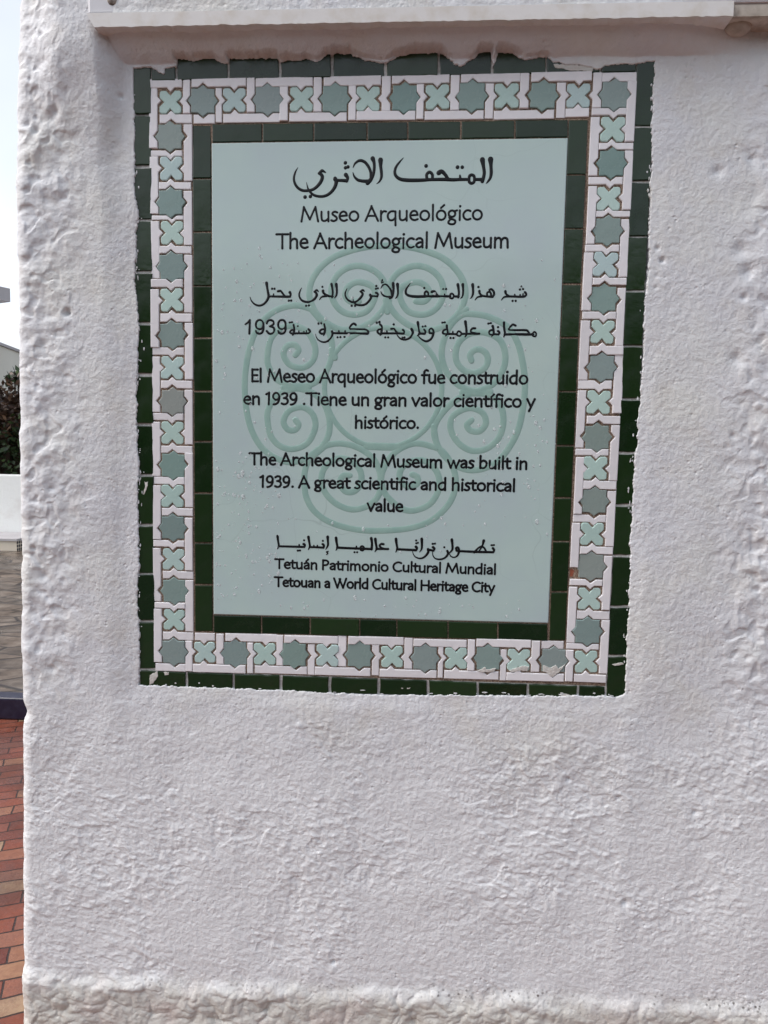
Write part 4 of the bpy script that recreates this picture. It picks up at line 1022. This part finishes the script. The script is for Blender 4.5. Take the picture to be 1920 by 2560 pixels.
# ------------------------------------------------------------------ ground
b = MB(); b.add([(-60,-40,.004),(60,-40,.004),(60,-2.6,.004),(-60,-2.6,.004)], [(0,1,2,3)])  # unseen dark sheet added so the lower tiles mirror less light
o = b.build('added_ground', M['asphalt']); tag(o, 'dark asphalt ground added out of view to darken the tile reflections', 'added_ground', kind='structure')
b = MB(); b.add([(-400,-400,0),(400,-400,0),(400,600,0),(-400,600,0)], [(0,1,2,3)])
o = b.build('brick_paving', M['brick']); tag(o, 'wet red brick paving beside the pillar', 'paving', kind='structure')
yk = atZ(20, 1800, 0)[1]                              # foot of the kerb
zk = .125
yk = float(yk)
b = MB(); b.box((-40, yk, 0), (40, yk+.10, zk)); o = b.build('kerb', M['navy'])
bv = o.modifiers.new('bevel', 'BEVEL'); bv.width = .012; bv.segments = 3
tag(o, 'dark navy painted kerb between the brick and the slate paving', 'kerb', kind='structure')
b = MB(); b.box((-40, yk+.102, 0), (40, 60, zk-.006)); o = b.build('slate_paving', M['slate'])
tag(o, 'wet grey brown slate crazy paving beyond the kerb', 'paving', kind='structure')
zs_ = zk-.006
# low white wall behind, with a tiled step at its foot
pw = atZ(20, 1358, zs_); yw = float(pw[1]); pt_ = atY(20, 1187, yw); 
b = MB(); b.box((-16, yw, zs_), (1.5, yw+.22, pt_[2])); o = b.build('garden_wall', M['whitewash'])
bv = o.modifiers.new('bevel', 'BEVEL'); bv.width = .02; bv.segments = 3
tag(o, 'low whitewashed garden wall with rain streaks in front of the hedge', 'wall')
ps = atZ(20, 1377, zs_); ys = float(ps[1]); e0 = atY(41, 1347, ys)
b = MB(); b.box((-7, ys, zs_), (e0[0], yw-.02, e0[2]-.03)); o = b.build('tiled_step', M['mosaic_step'])
b = MB(); b.box((-7.02, ys-.02, e0[2]-.03), (e0[0]+.02, yw-.02, e0[2])); c = b.build('tread', M['concrete'], o)
tag(o, 'low step faced with cream and dark dotted mosaic at the foot of the white wall', 'step')
# hedge
def leaves(name, mat, boxf, n, size, parent, seed):
    r = random.Random(seed); vs = []; fs = []
    for _ in range(n):
        p = boxf(r); s = size*r.uniform(.6, 1.4); a, e = r.uniform(0, 6.28), r.uniform(-1.2, 1.2)
        d = np.array([math.cos(a)*math.cos(e), math.sin(a)*math.cos(e), math.sin(e)]); q = np.cross(d, [r.gauss(0,1), r.gauss(0,1), r.gauss(0,1)]); q /= (np.linalg.norm(q)+1e-9)
        k = len(vs); p = np.array(p)
        vs += [tuple(p-d*s), tuple(p+q*s*.45), tuple(p+d*s), tuple(p-q*s*.45)]; fs.append((k, k+1, k+2, k+3))
    me = D.meshes.new(name); me.from_pydata(vs, [], fs); me.update(); return link(name, me, mat, parent)
yh0, yh1 = yw+.35, yw+2.0
ztop = atY(20, 955, yw+1.0)[2]; zmid = atY(20, 1065, yw+.4)[2]
hedge = empty('hedge', (-5, yw+1, 0)); tag(hedge, 'dense hedge, rusty brown on top and dark green below, behind the low white wall', 'hedge')
hi_ = Matrix.Translation((5, -(yw+1), 0))
def hb(z0, z1):
    def f(r):
        x = r.uniform(-9.5, -.5); t = r.random()**.5; y = yh0+(1-t)*(yh1-yh0) if r.random() < .75 else r.uniform(yh0, yh1)
        z = r.uniform(z0, z1)+.10*math.sin(x*3.1)+.07*math.sin(x*7.3)
        return (x, y, z)
    return f
for nm, mt, z0, z1, n, sd_ in (('brown_foliage', 'leaf_brown', zmid-.1, ztop, 15000, 1), ('green_foliage', 'leaf_green', .2, zmid+.12, 15000, 2)):
    o = leaves(nm, M[mt], hb(z0, z1), n, .05, hedge, sd_); o.matrix_parent_inverse = hi_
b = MB(); rr = random.Random(9)
for i in range(22):
    x = -9.2+i*.4+rr.uniform(-.1,.1); y = rr.uniform(yh0+.5, yh1-.4); r_ = .03
    b.box((x-r_, y-r_, 0), (x+r_, y+r_, ztop-.25))
b.box((-9.4, yh0+.75, .1), (-.6, yh0+.9, ztop-.22))
o = b.build('stems', M['bark'], hedge); o.matrix_parent_inverse = hi_
# seedling growing on top of the hedge
px = atY(37, 946, yw+.6)
sb = empty('climbing_shoot', (px[0], px[1], px[2]-.3)); tag(sb, 'small leafy green shoot sticking up above the brown hedge', 'plant')
iv = Matrix.Translation((-px[0], -px[1], -(px[2]-.3)))
o = leaves('leaf_tuft', M['leaf_green'], lambda r: (px[0]+r.gauss(0,.06), px[1]+r.gauss(0,.06), px[2]+r.gauss(0,.06)), 60, .06, sb, 4); o.matrix_parent_inverse = iv
b = MB(); b.box((px[0]-.008, px[1]-.008, px[2]-.35), (px[0]+.008, px[1]+.008, px[2]+.03)); o = b.build('stem', M['bark'], sb); o.matrix_parent_inverse = iv
# side building running away on the left
yb = yw+2.4
pA = atY(0, 864, yb); zt = float(pA[2]); pB = atZ(46, 881, zt)
dx, dy = pB[0]-pA[0], pB[1]-pA[1]; ln = math.hypot(dx, dy); dx, dy = dx/ln, dy/ln
bl = empty('side_building', (pA[0], pA[1], 0)); tag(bl, 'plain beige rendered building with a flat top rising behind the hedge', 'building')
iv = Matrix.Translation((-pA[0], -pA[1], 0))
def obox(p, d, s0, s1, t0, t1, z0, z1, name, mat, parent, inv):
    n = (-d[1], d[0]); b = MB(); c = []
    for z in (z0, z1):
        for s, t in ((s0,t0),(s1,t0),(s1,t1),(s0,t1)): c.append((p[0]+d[0]*s+n[0]*t, p[1]+d[1]*s+n[1]*t, z))
    b.add(c, [(0,3,2,1),(4,5,6,7),(0,1,5,4),(1,2,6,5),(2,3,7,6),(3,0,4,7)])
    o = b.build(name, mat, parent); o.matrix_parent_inverse = inv; return o
obox(pA, (dx, dy), -2.5, 9, 0, 5, 0, zt, 'wall', M['beige'], bl, iv)
obox(pA, (dx, dy), -2.52, 9.02, -.03, 5, zt+.002, zt+.05, 'coping', M['concrete'], bl, iv)
# taller house with a projecting roof slab further left
pc = atY(26, 755, yb+4); zc = float(pc[2])
hs_ = empty('tall_house', (pc[0]-3, pc[1]+2, 0)); tag(hs_, 'grey house with a projecting flat roof slab above the beige building', 'house')
iv = Matrix.Translation((-(pc[0]-3), -(pc[1]+2), 0))
d1 = np.array([.42, .91])
obox(pc, (d1[0], d1[1]), -6, 0, .0, 5, zc, zc+.30, 'roof_slab', M['concrete'], hs_, iv)
obox(pc, (d1[0], d1[1]), -5.2, -.9, .9, 4.4, 0, zc-.002, 'wall', M['beige'], hs_, iv)

# dark leafy bank behind the camera: seen only mirrored in the glazed tiles
o = leaves('woodland', M['leaf_green'], lambda r: (r.uniform(-30, 30), r.uniform(-15, -12), 4.6*r.random()**.8+.6*math.sin(r.uniform(0,6))), 16000, .32, None, 12)
tag(o, 'dark mass of trees behind the camera, mirrored in the green tiles', 'trees', kind='stuff')
